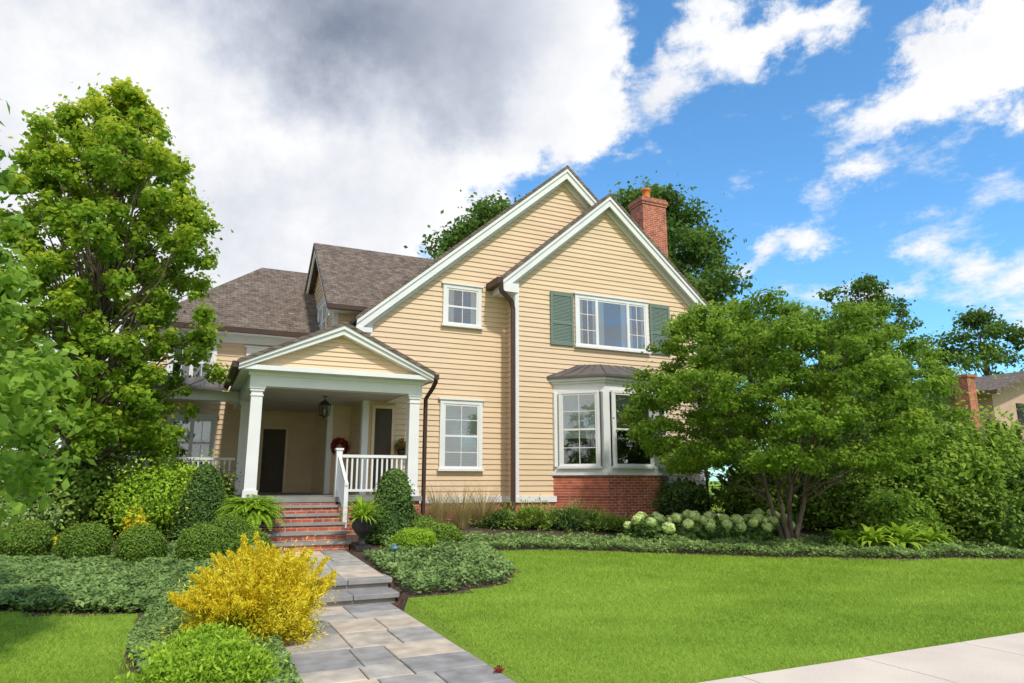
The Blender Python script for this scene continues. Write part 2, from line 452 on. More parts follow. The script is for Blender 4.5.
me.polygons.foreach_set('material_index', mi); me.polygons.foreach_set('use_smooth', [True] * len(fs)); me.update()
o = bpy.data.objects.new('ground', me); place(o, (0, 0, 0), None); tag(o, kind='structure')

mb = MB(); x = -30.
while x < 60:
    mb.box(x + .006, x + 1.494, 3.3, 4.95, -.08, .035); x += 1.5
mb.box(-30, 60, 3.31, 4.94, -.09, .02)
tag(mb.obj('sidewalk', M['conc']), kind='structure')

def flag(x0, x1, y0, y1, zf, seed):
    r = random.Random(seed); V = []; T = []; rects = []
    def split(a, b, c, d, dep):
        w, h = b - a, d - c
        if (w < .75 and h < .75) or (dep > 2 and r.random() < .12 and w < 1.1 and h < 1.1): rects.append((a, b, c, d)); return
        if w > h * (1.1 if r.random() < .7 else .8):
            m = a + w * r.uniform(.35, .65); split(a, m, c, d, dep + 1); split(m, b, c, d, dep + 1)
        else:
            m = c + h * r.uniform(.35, .65); split(a, b, c, m, dep + 1); split(a, b, m, d, dep + 1)
    split(x0, x1, y0, y1, 0)
    for a, b, c, d in rects:
        e = .006; a += e; b -= e; c += e; d -= e; t = r.choice([.05, .15, .3, .4, .5, .65, .8, 1.]); hz = r.uniform(-.003, .003); k = .008
        P = []
        for (x, y) in ((a, c), (b, c), (b, d), (a, d)): P.append((x, y, zf(y) - .05))
        for (x, y) in ((a, c), (b, c), (b, d), (a, d)): P.append((x, y, zf(y) - k + hz))
        for (x, y) in ((a + k, c + k), (b - k, c + k), (b - k, d - k), (a + k, d - k)): P.append((x, y, zf(y) + hz))
        for f in ((0, 1, 5, 4), (1, 2, 6, 5), (2, 3, 7, 6), (3, 0, 4, 7), (4, 5, 9, 8), (5, 6, 10, 9), (6, 7, 11, 10), (7, 4, 8, 11), (8, 9, 10, 11)):
            V += [P[i] for i in f]; T += [t] * 4
    return V, T
V1, T1 = flag(1.02, 2.68, 4.96, 9.72, pz, 3)
V2, T2 = flag(1.08, 2.74, 10.1, 13.12, pz, 5)
pth = npmesh('path', np.array(V1 + V2), 4, M['stone'], np.array(T1 + T2)); tag(pth, kind='structure')
nt = M['stone'].node_tree
pn = [n for n in nt.nodes if n.type == 'BSDF_PRINCIPLED'][0]; cr = [n for n in nt.nodes if n.type == 'VALTORGB'][0]
tc = N(nt, 'ShaderNodeTexCoord'); no = N(nt, 'ShaderNodeTexNoise'); no.inputs['Scale'].default_value = 5; no.inputs['Detail'].default_value = 7
nt.links.new(tc.outputs['Object'], no.inputs['Vector'])
mr = N(nt, 'ShaderNodeMapRange'); mr.inputs[1].default_value = .3; mr.inputs[2].default_value = .7; mr.inputs[3].default_value = .75; mr.inputs[4].default_value = 1.2
nt.links.new(no.outputs[0], mr.inputs[0]); vm = N(nt, 'ShaderNodeVectorMath', operation='SCALE')
nt.links.new(cr.outputs[0], vm.inputs[0]); nt.links.new(mr.outputs[0], vm.inputs['Scale']); nt.links.new(vm.outputs[0], pn.inputs['Base Color'])
mb = MB()
mb.add([(1.0, 4.96, .0), (2.7, 4.96, .0), (2.7, 9.74, .03), (1.0, 9.74, .03)], [(0, 1, 2, 3)])
mb.add([(1.06, 10.1, .31), (2.76, 10.1, .31), (2.76, 13.2, .43), (1.06, 13.2, .43)], [(0, 1, 2, 3)])
tag(mb.obj('path_bed', M['grout']), kind='structure')
mb = MB()
for (y0, y1, z0, z1) in ((9.66, 10.2, -.05, .175), (10.05, 10.5, .1, .322)):
    mb.box(1.1, 2.75, y0 + .05, y1, z0, z1 - .06)
    xx = 1.04
    for w in (.62, .5, .64):
        mb.box(xx, xx + w - .008, y0, y1, z1 - .06, z1 + .012); xx += w
so = tag(mb.obj('path_steps', M['tread']), kind='structure')
bv = so.modifiers.new('b', 'BEVEL'); bv.width = .008; bv.segments = 1

# ---------------------------------------------------------------- HOUSE
HX, HY = 8.5, 16.5
house = empty('house', (HX, HY, .7), 'two storey house with pale yellow clapboard siding and white gables', 'house')
FR = lambda ox, oy, ux, uy, nx, ny: ((ox, oy), (ux, uy), (nx, ny))
FRONT = lambda y: FR(0, y, 1, 0, 0, -1)

def srange(poly, z):
    xs_ = []
    n = len(poly)
    for i in range(n):
        (a, za), (b, zb) = poly[i], poly[(i + 1) % n]
        if (za - z) * (zb - z) <= 0 and za != zb: xs_.append(a + (b - a) * (z - za) / (zb - za))
        elif za == zb == z: xs_ += [a, b]
    return (min(xs_), max(xs_)) if xs_ else None

def clap(fr, poly, name='wall', e=.135, back=.2, parent=house):
    (ox, oy), (ux, uy), (nx_, ny_) = fr; mb = MB()
    P = lambda a, d, z: (ox + ux * a + nx_ * d, oy + uy * a + ny_ * d, z)
    n = len(poly)
    mb.add([P(a, -.002, z) for a, z in poly] + [P(a, -back, z) for a, z in poly],
           [tuple(range(n)), tuple(range(2 * n - 1, n - 1, -1))] + [(i, i + n, (i + 1) % n + n, (i + 1) % n) for i in range(n)])
    z0 = min(p[1] for p in poly); z1 = max(p[1] for p in poly); z = z0
    while z < z1 - .02:
        zt = min(z + e, z1 - .003)
        A = srange(poly, z + 1e-4); B = srange(poly, zt - 1e-4)
        if A and B:
            mb.add([P(A[0], .026, z), P(A[1], .026, z), P(B[1], .003, zt), P(B[0], .003, zt)], [(0, 1, 2, 3)])
            mb.add([P(A[0], .0, z), P(A[1], .0, z), P(A[1], .026, z), P(A[0], .026, z)], [(0, 1, 2, 3)])
        z += e
    return mb.obj(name, M['siding'], parent)

SL = .866
AX, AZ = 9.35, 10.78
GX, GZ = 10.5, 9.94
clap(FRONT(16.5), [(3.75, 1.3), (13.6, 1.3), (13.6, 6.85), (AX, AZ - .18), (3.75, AZ - .18 - SL * (AX - 3.75))])
clap(FRONT(16.05), [(7.55, 1.3), (13.55, 1.3), (13.55, GZ - .15 - SL * 3.05), (GX, GZ - .15), (7.55, GZ - .15 - SL * 2.95)])
clap(FR(7.55, 16.05, 0, 1, -1, 0), [(0, 1.3), (.45, 1.3), (.45, 6.9), (0, 6.9)])
clap(FR(3.75, 16.5, 0, 1, -1, 0), [(0, 1.3), (9.5, 1.3), (9.5, 5.7), (0, 5.7)])
clap(FR(13.6, 16.05, 0, 1, 1, 0), [(0, 1.3), (9.9, 1.3), (9.9, 6.8), (0, 6.8)])
clap(FRONT(18.0), [(3.2, 1.3), (3.75, 1.3), (3.75, 6.4), (3.2, 6.4)])
clap(FR(3.2, 18.0, 0, 1, -1, 0), [(0, 1.3), (5.3, 1.3), (5.3, 6.4), (2.6, 8.65), (0, 6.4)])
clap(FRONT(20.2), [(-1.1, 1.3), (3.2, 1.3), (3.2, 6.0), (-1.1, 6.0)])
clap(FR(-1.1, 20.2, 0, 1, -1, 0), [(0, 1.3), (5.5, 1.3), (5.5, 6.0), (0, 6.0)])
mb = MB(); mb.box(-1.1, 13.6, 25.75, 25.95, .4, 6.5); mb.obj('wall', M['siding'], house)

def part(name, mat, *boxes, parent=None):
    mb = MB()
    for b in boxes: mb.box(*b)
    return mb.obj(name, M[mat], parent or house)
part('foundation', 'brick', (4.62, 7.58, 16.47, 16.8, .2, 1.15), (7.5, 13.62, 16.02, 16.5, .2, 1.15), (13.3, 13.63, 16.5, 25.9, .2, 1.15))
part('foundation', 'brick', (-1.15, -.9, 20.1, 25.9, .2, 1.3))
mb = MB()
mb.box(4.62, 7.52, 16.42, 16.5, 1.15, 1.30); mb.box(7.48, 13.66, 15.97, 16.05, 1.153, 1.303); mb.box(13.6, 13.67, 16.05, 25.9, 1.15, 1.30)
mb.box(7.47, 7.55, 16.05, 16.42, 1.15, 1.3)
mb.box(7.50, 7.66, 15.995, 16.05, 1.303, 6.95); mb.box(7.497, 7.55, 16.05, 16.16, 1.3, 6.95); mb.box(13.47, 13.64, 15.995, 16.05, 1.303, 7.0)
mb.box(13.6, 13.64, 16.05, 16.2, 1.3, 6.95)
mb.box(3.70, 3.85, 16.445, 16.5, 1.3, 5.75); mb.box(3.697, 3.75, 16.5, 16.63, 1.3, 5.6)
mb.box(3.15, 3.28, 17.95, 18.0, 1.3, 6.3); mb.box(3.147, 3.2, 18.0, 18.12, 1.3, 6.3)
mb.obj('trim', M['white'], house)

def gable_y(ax, az, xl, xr, y0, y1, slope=SL, th=.10, mat='shy', board=.30, wally=None, name='roof'):
    mb = MB(); zl = az - slope * (ax - xl); zr = az - slope * (xr - ax)
    mb.prism([(xl, zl), (ax, az), (ax, az - th), (xl, zl - th)], 'y', y0, y1, 0)
    mb.prism([(ax, az), (xr, zr), (xr, zr - th), (ax, az - th)], 'y', y0, y1, 0)
    mb.obj(name, M[mat], house)
    mb = MB(); b = board; yb = y0 + .05
    t1 = th + .004
    mb.prism([(xl + .03, zl - t1 + slope * .03), (ax, az - t1), (ax, az - t1 - b), (xl + .03, zl - t1 - b + slope * .03)], 'y', yb, yb + .04)
    mb.prism([(ax, az - t1), (xr - .03, zr - t1 + slope * .03), (xr - .03, zr - t1 - b + slope * .03), (ax, az - t1 - b)], 'y', yb, yb + .04)
    c = .10
    mb.prism([(xl + .03, zl - t1 + slope * .03), (ax, az - t1), (ax, az - t1 - c), (xl + .03, zl - t1 - c + slope * .03)], 'y', yb - .035, yb)
    mb.prism([(ax, az - t1), (xr - .03, zr - t1 + slope * .03), (xr - .03, zr - t1 - c + slope * .03), (ax, az - t1 - c)], 'y', yb - .035, yb)
    if wally:
        s1 = t1 + .1
        mb.prism([(xl + .05, zl - s1), (ax, az - s1), (ax, az - s1 - .05), (xl + .05, zl - s1 - .05)], 'y', yb + .042, wally - .03)
        mb.prism([(ax, az - s1), (xr - .05, zr - s1), (xr - .05, zr - s1 - .05), (ax, az - s1 - .05)], 'y', yb + .042, wally - .03)
        f = t1 + .16
        mb.prism([(xl + .2, zl - f + slope * .17), (ax, az - f), (ax, az - f - .22), (xl + .2, zl - f - .22 + slope * .17)], 'y', wally - .045, wally - .028)
        mb.prism([(ax, az - f), (xr - .2, zr - f + slope * .17), (xr - .2, zr - f - .22 + slope * .17), (ax, az - f - .22)], 'y', wally - .045, wally - .028)
    mb.obj('rake_board', M['white'], house)
    return zl, zr
zl, zr = gable_y(AX, AZ, 3.38, 13.95, 16.18, 26.2, wally=16.5)
gable_y(GX, GZ, 7.03, 14.0, 15.72, 26.1, wally=16.05)
part('eave_return', 'white', (3.40, 3.80, 16.22, 16.5, zl - .37, zl - .25))
zg = GZ - SL * 3.47
part('eave_return', 'white', (7.06, 7.56, 15.76, 16.04, zg - .36, zg - .12), (7.1, 7.5, 16.04, 16.5, zg - .34, zg - .14))
part('eave_return', 'white', (13.56, 13.97, 15.76, 16.04, zg - .36, zg - .12))
def gable_x(y0, z0, yr, zr_, x0, x1, name='roof'):
    mb = MB(); th = .1
    mb.prism([(y0, z0), (yr, zr_), (yr, zr_ - th), (y0, z0 - th)], 'x', x0, x1)
    yb = 2 * yr - y0
    mb.prism([(yr, zr_), (yb, z0), (yb, z0 - th), (yr, zr_ - th)], 'x', x0, x1)
    mb.obj(name, M['shx'], house)
    mb = MB(); t = th + .004; b = .24
    mb.prism([(y0 + .03, z0 - t + .02), (yr, zr_ - t), (yr, zr_ - t - b), (y0 + .03, z0 - t - b + .02)], 'x', x0 + .05, x0 + .09)
    mb.prism([(yr, zr_ - t), (yb - .03, z0 - t + .02), (yb - .03, z0 - t - b + .02), (yr, zr_ - t - b)], 'x', x0 + .05, x0 + .09)
    mb.box(x0 + .1, 4.1, y0 + .05, 18.0, z0 - t - .06, z0 - t)
    mb.obj('rake_board', M['white'], house)
gable_x(17.6, 6.23, 20.6, 8.84, 2.9, 7.15)
part('gutter', 'brown_metal', (2.9, 4.2, 17.5, 17.6, 6.08, 6.2))
mb = MB()
A = (-1.5, 19.8, 5.81); Bp = (3.3, 19.8, 5.81); Cc = (3.3, 22.95, 8.55); D = (1.64, 22.95, 8.55); E = (-1.5, 26.1, 5.81); F_ = (3.3, 26.1, 5.81)
mb.add([A, Bp, Cc, D], [(0, 1, 2, 3)]); mb.add([D, Cc, F_, E], [(0, 1, 2, 3)]); mb.obj('roof', M['shx'], house)
mb = MB(); mb.add([E, A, D], [(0, 1, 2)]); mb.obj('roof', M['shy'], house)
part('soffit', 'white', (-1.48, 3.19, 19.82, 20.2, 5.68, 5.80), (-1.1, 3.19, 20.13, 20.2, 5.45, 5.68), (-1.48, -1.1, 20.2, 26, 5.68, 5.79))
part('gutter', 'brown_metal', (-1.52, 2.86, 19.70, 19.8, 5.68, 5.82))

mb = MB(); mb.box(13.32, 14.3, 18.0, 18.7, 5.0, 11.0); mb.box(13.29, 14.33, 17.97, 18.73, 11.0, 11.09); mb.box(13.26, 14.36, 17.94, 18.76, 11.09, 11.2)
mb.box(13.30, 14.32, 17.98, 18.72, 11.2, 11.27)
ch = mb.obj('chimney', M['brick'], house)
mb = MB(); mb.lathe((13.75, 18.35, 11.27), [(.17, 0), (.15, .08), (.14, .1), (.13, .36), (.16, .38), (.16, .44), (.10, .44)]); mb.obj('chimney_pot', M['terra'], ch)

def window(fr, s0, s1, z0, z1, units, hung=True, blind=.0, curtain=False, crown=True, cas=.10, parent=house):
    mb = MB(); c = cas
    mb.lbox(fr, s0, s0 + c, .026, .075, z0 + .06, z1 - c, 0); mb.lbox(fr, s1 - c, s1, .026, .075, z0 + .06, z1 - c, 0)
    mb.lbox(fr, s0, s1, .026, .077, z1 - c, z1, 0)
    mb.lbox(fr, s0 - .04, s1 + .04, .026, .12, z0, z0 + .06, 0)
    if crown: mb.lbox(fr, s0 - .05, s1 + .05, .026, .11, z1, z1 + .045, 0)
    w = mb.obj('window', M['white'], parent)
    a, b = s0 + c, s1 - c; zb, zt = z0 + .06, z1 - c
    mb = MB(); mb.lbox(fr, a, b, .004, .028, zb, zt); mb.obj('interior', M['dark'], w)
    tot = sum(u[0] for u in units); x = a; sash = MB(); gl = MB(); bl = MB()
    for i, (uw, nc, nr) in enumerate(units):
        wd = (b - a) * uw / tot; x0, x1 = x + .002, x + wd - .002; x += wd; f = .045
        if i > 0: sash.lbox(fr, x0 - .035, x0 + .035, .03, .074, zb, zt)
        sash.lbox(fr, x0, x0 + f, .03, .062, zb, zt); sash.lbox(fr, x1 - f, x1, .03, .062, zb, zt)
        sash.lbox(fr, x0 + f, x1 - f, .03, .061, zb, zb + f + .015); sash.lbox(fr, x0 + f, x1 - f, .03, .061, zt - f, zt)
        if hung: sash.lbox(fr, x0 + f, x1 - f, .03, .064, (zb + zt) / 2 - .025, (zb + zt) / 2 + .025)
        for k in range(1, nc):
            q = x0 + (x1 - x0) * k / nc; sash.lbox(fr, q - .009, q + .009, .04, .058, zb, zt)
        for k in range(1, nr):
            q = zb + (zt - zb) * k / nr
            if hung and abs(q - (zb + zt) / 2) < .02: continue
            sash.lbox(fr, x0, x1, .04, .0575, q - .009, q + .009)
        gl.lbox(fr, x0 + .01, x1 - .01, .047, .050, zb + .01, zt - .01)
        if blind > 0:
            h = (zt - zb) * blind; k = zt
            while k > zt - h:
                bl.lbox(fr, x0 + .02, x1 - .02, .031, .038, k - .036, k - .001); k -= .038
        if curtain:
            for (p0, p1) in ((x0, x0 + wd * .22), (x1 - wd * .22, x1)):
                q = p0; j = 0
                while q < p1:
                    bl.lbox(fr, q, q + .028, .030, .034 + .005 * (j % 2), zb, zt); q += .03; j += 1
    sash.obj('sash', M['white'], w); gl.obj('pane', M['glass'], w)
    if bl.v: bl.obj('blind', M['blind'], w)
    return w
window(FRONT(16.5), 5.68, 6.76, 5.64, 6.78, [(1, 2, 2)], True, .0, True)
window(FRONT(16.5), 5.66, 6.82, 1.93, 3.72, [(1, 2, 4)], True, .97)
window(FRONT(16.05), 9.40, 11.86, 5.30, 6.82, [(.8, 2, 3), (1.4, 1, 1), (.8, 2, 3)], False, 0, True)
window(FR(3.2, 18.0, 0, 1, -1, 0), 1.0, 2.5, 5.6, 6.75, [(1, 2, 2), (1, 2, 2)], True, .3)
window(FRONT(20.2), -.75, .45, 4.3, 5.4, [(1, 2, 2), (1, 2, 2)], True, .3, False)
window(FRONT(20.2), 1.2, 2.3, 4.3, 5.35, [(1, 2, 2)], True, 0, False)
window(FRONT(20.2), -.6, .6, 2.0, 3.4, [(1, 2, 2), (1, 2, 2)], True, .4, False)

def shutter(x0, x1, z0, z1, y):
    fr = FRONT(y); mb = MB(); f = .07
    mb.lbox(fr, x0, x0 + f, .026, .07, z0, z1); mb.lbox(fr, x1 - f, x1, .026, .07, z0, z1)
    zm = z0 + (z1 - z0) * .42
    for a, b in ((z0, z0 + .09), (zm - .04, zm + .04), (z1 - .09, z1)): mb.lbox(fr, x0 + f, x1 - f, .026, .068, a, b)
    for a, b in ((z0 + .09, zm - .04), (zm + .04, z1 - .09)):
        mb.lbox(fr, x0 + f, x1 - f, .026, .035, a, b)
        q = a
        while q < b - .03:
            mb.add([(x0 + f, y - .060, q + .004), (x1 - f, y - .060, q + .004), (x1 - f, y - .045, q + .04), (x0 + f, y - .045, q + .04)], [(0, 1, 2, 3)]); q += .04
    mb.obj('shutter', M['shutter'], house)
shutter(8.62, 9.34, 5.32, 6.80, 16.05); shutter(11.93, 12.65, 5.32, 6.80, 16.05)

# bay window
bp = [(8.70, 16.03), (9.70, 15.05), (11.30, 15.05), (12.30, 16.03)]
def off(poly, d):
    cx, cy = 10.5, 16.05
    return [(cx + (x - cx) * (1 + d / 1.8), cy + (y - cy) * (1 + d / 1.0) if y < 16 else y) for x, y in poly]
mb = MB(); mb.prism(off(bp, .03), 'z', .2, 1.83); mb.obj('bay_base', M['brick'], house)
mb = MB(); mb.prism(off(bp, .09), 'z', 1.83, 1.90)
mb.prism(bp, 'z', 1.90, 2.05); mb.prism(bp, 'z', 3.98, 4.22); mb.prism(off(bp, .06), 'z', 4.22, 4.28); mb.prism(off(bp, .13), 'z', 4.28, 4.36)
for (x, y, s) in ((8.74, 15.98, .07), (9.73, 15.12, .1), (11.27, 15.12, .1), (12.26, 15.98, .07)):
    mb.box(x - s, x + s, y - s + .03, y + s, 2.05, 3.98)
bay = mb.obj('bay', M['white'], house)
i_ = off(bp, -.12); mb = MB(); mb.prism(i_, 'z', 2.0, 4.0); mb.obj('bay_interior', M['dark'], bay)
fl = FR(8.70, 16.03, .714, -.70, -.70, -.714)
window(fl, .16, 1.25, 2.0, 4.02, [(1, 2, 4)], True, .62, False, False, .07)
window(FRONT(15.05), 9.86, 11.14, 2.0, 4.02, [(1, 1, 2)], True, .5, False, False, .07)
window(FR(11.30, 15.05, .714, .70, .70, -.714), .16, 1.25, 2.0, 4.02, [(1, 1, 2)], True, .42, False, False, .07)
mb = MB(); o1 = off(bp, .2); top = [(9.55, 16.03), (10.0, 15.72), (11.0, 15.72), (11.45, 16.03)]
b_ = [(x, y, 4.36) for x, y in o1]; m_ = [(x, y, 4.42) for x, y in o1]; t_ = [(x, y, 4.82) for x, y in top]
mb.add(b_ + m_ + t_, [(0, 1, 5, 4), (1, 2, 6, 5), (2, 3, 7, 6), (4, 5, 9, 8), (5, 6, 10, 9), (6, 7, 11, 10), (8, 9, 10, 11), (0, 3, 2, 1)])
for k in range(5):
    q = k / 4
    for (p0, p1, t0, t1) in ((1, 2, 1, 2), (0, 1, 0, 1), (2, 3, 2, 3)):
        a = Vector(m_[p0]).lerp(Vector(m_[p1]), q); b = Vector(t_[t0]).lerp(Vector(t_[t1]), q)
        mb.tube([a, b], [.014, .014], 4)
mb.obj('bay_roof', M['seam'], bay)

def spout(pts, r=.065):
    mb = MB(); mb.tube(pts, [r] * len(pts), 4, sq=True, smooth=False); mb.obj('downspout', M['brown_metal'], house)
spout([(7.0, 15.72, 6.80), (7.05, 15.78, 6.58), (7.40, 15.9, 6.35), (7.46, 15.93, 6.15), (7.46, 15.93, .95), (7.36, 15.75, .78)], .075)
part('gutter', 'brown_metal', (6.90, 7.06, 15.68, 16.46, 6.74, 6.92))
part('gutter', 'brown_metal', (13.98, 14.1, 15.74, 26, 6.76, 6.90))
spout([(14.02, 15.8, 6.8), (13.72, 15.97, 6.4), (13.70, 15.97, 6.1), (13.70, 15.97, .8)], .05)
spout([(4.80, 14.25, 3.86), (4.78, 14.4, 3.72), (4.72, 14.72, 3.5), (4.72, 14.72, 1.0), (4.84, 14.55, .85)], .05)

# porch
part('porch_floor', 'floor', (.95, 4.62, 14.5, 16.48, 1.27, 1.37), (.95, 3.74, 16.48, 17.98, 1.271, 1.371), (-2.6, 3.19, 17.7, 20.18, 1.262, 1.366))
part('porch_foundation', 'brick', (2.85, 4.58, 14.56, 14.8, .2, 1.27), (4.38, 4.6, 14.8, 16.48, .2, 1.27))
part('porch_foundation', 'brick', (1.0, 1.3, 14.56, 17.8, .2, 1.27), (-2.6, 1.0, 17.78, 18.0, .2, 1.26))
mb = MB()
n = 6; rise = (1.37 - .45) / n
for i in range(n - 1):
    mb.box(1.34, 2.80, 13.12 + i * .28, 13.12 + (i + 1) * .28, .2, .45 + (i + 1) * rise - .045, 0)
mb.box(1.34, 2.8, 14.52, 14.6, .2, 1.262, 0)
for i in range(n - 1):
    mb.box(1.30, 2.84, 13.09 + i * .28, 13.12 + (i + 1) * .28 + .02, .45 + (i + 1) * rise - .045, .45 + (i + 1) * rise, 1)
mb.obj('porch_steps', [M['brick'], M['tread']], house)

def column(x, y, z0, z1, w=.115):
    mb = MB()
    mb.box(x - w - .025, x + w + .025, y - w - .025, y + w + .025, z0, z0 + .14)
    t = w * .95
    vs = [(x - w, y - w, z0 + .14), (x + w, y - w, z0 + .14), (x + w, y + w, z0 + .14), (x - w, y + w, z0 + .14), (x - t, y - t, z1 - .1), (x + t, y - t, z1 - .1), (x + t, y + t, z1 - .1), (x - t, y + t, z1 - .1)]
    mb.add(vs, [(0, 1, 5, 4), (1, 2, 6, 5), (2, 3, 7, 6), (3, 0, 4, 7)])
    mb.box(x - w - .012, x + w + .012, y - w - .012, y + w + .012, z1 - .20, z1 - .17)
    mb.box(x - w - .02, x + w + .02, y - w - .02, y + w + .02, z1 - .10, z1 - .05); mb.box(x - w - .04, x + w + .04, y - w - .04, y + w + .04, z1 - .05, z1)
    return mb.obj('column', M['white'], house)
column(1.13, 14.68, 1.37, 3.57); column(4.42, 14.68, 1.37, 3.57); column(1.13, 17.75, 1.37, 3.57, .10)
column(-.95, 17.85, 1.37, 3.57, .10); column(-2.45, 17.85, 1.37, 3.57, .10)

part('entablature', 'white', (.98, 4.57, 14.53, 14.83, 3.57, 3.86), (.985, 1.27, 14.83, 20.1, 3.572, 3.858), (4.28, 4.565, 14.83, 16.5, 3.572, 3.858),
     (.94, 4.61, 14.50, 14.53, 3.78, 3.86), (-2.6, .98, 17.72, 17.98, 3.573, 3.80), (.78, 4.72, 14.25, 16.46, 3.862, 3.955), (.78, 3.1, 16.46, 20.1, 3.863, 3.95))
part('porch_ceiling', 'ceiling', (1.27, 4.28, 14.83, 16.48, 3.60, 3.64), (1.27, 3.18, 16.48, 20.1, 3.601, 3.641), (3.18, 3.74, 16.48, 17.95, 3.601, 3.641))
px, pzz, sl = 2.73, 4.98, .47
clap(FRONT(14.42), [(.95, 3.96), (4.5, 3.96), (px, pzz - .2)], back=.1, e=.1)
def pedroof():
    xl, xr = .70, 4.76; zl = pzz - sl * (px - xl); zr_ = pzz - sl * (xr - px); th = .07
    mb = MB()
    mb.prism([(xl, zl), (px, pzz), (px, pzz - th), (xl, zl - th)], 'y', 14.15, 18.2); mb.prism([(px, pzz), (xr, zr_), (xr, zr_ - th), (px, pzz - th)], 'y', 14.15, 16.49)
    mb.obj('porch_roof', M['shy'], house)
    mb = MB(); t = th + .004
    for (b, y0, y1) in ((.2, 14.22, 14.4), (.09, 14.18, 14.22)):
        mb.prism([(xl + .03, zl - t + .014), (px, pzz - t), (px, pzz - t - b), (xl + .03, zl - t + .014 - b * .6)], 'y', y0, y1)
        mb.prism([(px, pzz - t), (xr - .03, zr_ - t + .014), (xr - .03, zr_ - t + .014 - b * .6), (px, pzz - t - b)], 'y', y0, y1)
    mb.obj('pediment_trim', M['white'], house)
    part('gutter', 'brown_metal', (xl - .09, xl + .02, 14.2, 18.2, zl - .15, zl - .03))
    part('gutter', 'brown_metal', (xr - .02, xr + .09, 14.2, 16.45, zr_ - .15, zr_ - .03))
pedroof()
mb = MB()
mb.prism([(17.5, 3.86), (20.19, 4.45), (20.19, 4.39), (17.5, 3.80)], 'x', -2.9, .68)
for k in range(9): mb.prism([(17.5, 3.861), (20.19, 4.451), (20.19, 4.49), (17.5, 3.90)], 'x', -2.85 + k * .42, -2.83 + k * .42)
mb.obj('side_porch_roof', M['seam'], house)

def railing(x0, x1, y, z0, name='railing'):
    mb = MB(); mb.box(x0, x1, y - .04, y + .04, z0 + .80, z0 + .86); mb.box(x0, x1, y - .025, y + .025, z0 + .1, z0 + .15)
    n = int((x1 - x0) / .115)
    for i in range(1, n + 1):
        q = x0 + (x1 - x0) * i / (n + 1); mb.box(q - .018, q + .018, y - .018, y + .018, z0 + .15, z0 + .80)
    return mb.obj(name, M['white'], house)
railing(2.90, 4.28, 14.62, 1.37); railing(-.83, 1.0, 17.82, 1.37); railing(-2.33, -1.07, 17.85, 1.37)
mb = MB()
mb.box(2.77, 2.89, 14.55, 14.67, 1.37, 2.32); mb.box(2.75, 2.91, 14.53, 14.69, 2.32, 2.36)
mb.box(2.79, 2.87, 13.72, 13.80, .8, 1.66)
mb.prism([(13.7, 1.60), (14.55, 2.17), (14.55, 2.22), (13.7, 1.65)], 'x', 2.80, 2.86)
mb.prism([(13.8, 1.08), (14.55, 1.5), (14.55, 1.54), (13.8, 1.12)], 'x', 2.81, 2.85)
for i in range(6):
    y = 13.9 + i * .11; mb.box(2.815, 2.845, y - .014, y + .014, 1.11 + (y - 13.8) * .55, 1.63 + (y - 13.7) * .67)
mb.obj('stair_railing', M['white'], house)

def door(fr, s0, s1, z1, mat):
    mb = MB()
    mb.lbox(fr, s0 - .07, s0, .026, .08, 1.37, z1 + .08); mb.lbox(fr, s1, s1 + .07, .026, .08, 1.37, z1 + .08); mb.lbox(fr, s0, s1, .026, .08, z1, z1 + .08)
    dr = mb.obj('door', M[mat], house)
    mb = MB(); mb.lbox(fr, s0, s1, .026, .05, 1.38, z1); mb.lbox(fr, s0 + .08, s1 - .08, .05, .06, 1.5, 2.15); mb.lbox(fr, s0 + .08, s1 - .08, .05, .06, 2.3, z1 - .12); mb.obj('door_leaf', M['door'], dr)
    (ox, oy), (ux, uy), (nx_, ny_) = fr
    mb = MB(); mb.lathe((ox + ux * (s0 + .06) + nx_ * .09, oy + uy * (s0 + .06) + ny_ * .09, 2.27), [(.0, 0), (.03, .01), (.03, .05), (0, .06)], 10); mb.obj('handle', M['black'], dr)
door(FRONT(16.5), 4.0, 4.42, 3.42, 'siding')
door(FRONT(20.2), 1.8, 2.4, 3.1, 'siding')

# hanging lantern
lan = empty('hanging_lantern', (2.72, 16.0, 3.2), 'black iron lantern hanging from the porch ceiling', 'lantern')
mb = MB(); cx, cy = 2.72, 16.0
mb.tube([(cx, cy, 3.50), (cx, cy, 3.60)], [.01, .01], 6); mb.lathe((cx, cy, 3.40), [(.135, 0), (.145, .01), (.075, .07), (.03, .10), (.02, .12)], 6, smooth=False)
mb.lathe((cx, cy, 3.14), [(.02, -.05), (.03, -.02), (.1, 0), (.1, .02)], 6, smooth=False)
for k in range(6):
    a = math.pi * 2 * k / 6; mb.tube([(cx + .1 * math.cos(a), cy + .1 * math.sin(a), 3.15), (cx + .13 * math.cos(a), cy + .13 * math.sin(a), 3.41)], [.010, .010], 4)
mb.lathe((cx, cy, 3.585), [(.05, 0), (.05, .012)], 10)
mb.obj('frame', M['black'], lan)
mb = MB(); mb.lathe((cx, cy, 3.156), [(.02, 0), (.025, .12), (.01, .16)], 8); mb.obj('candle', M['lampglass'], lan)

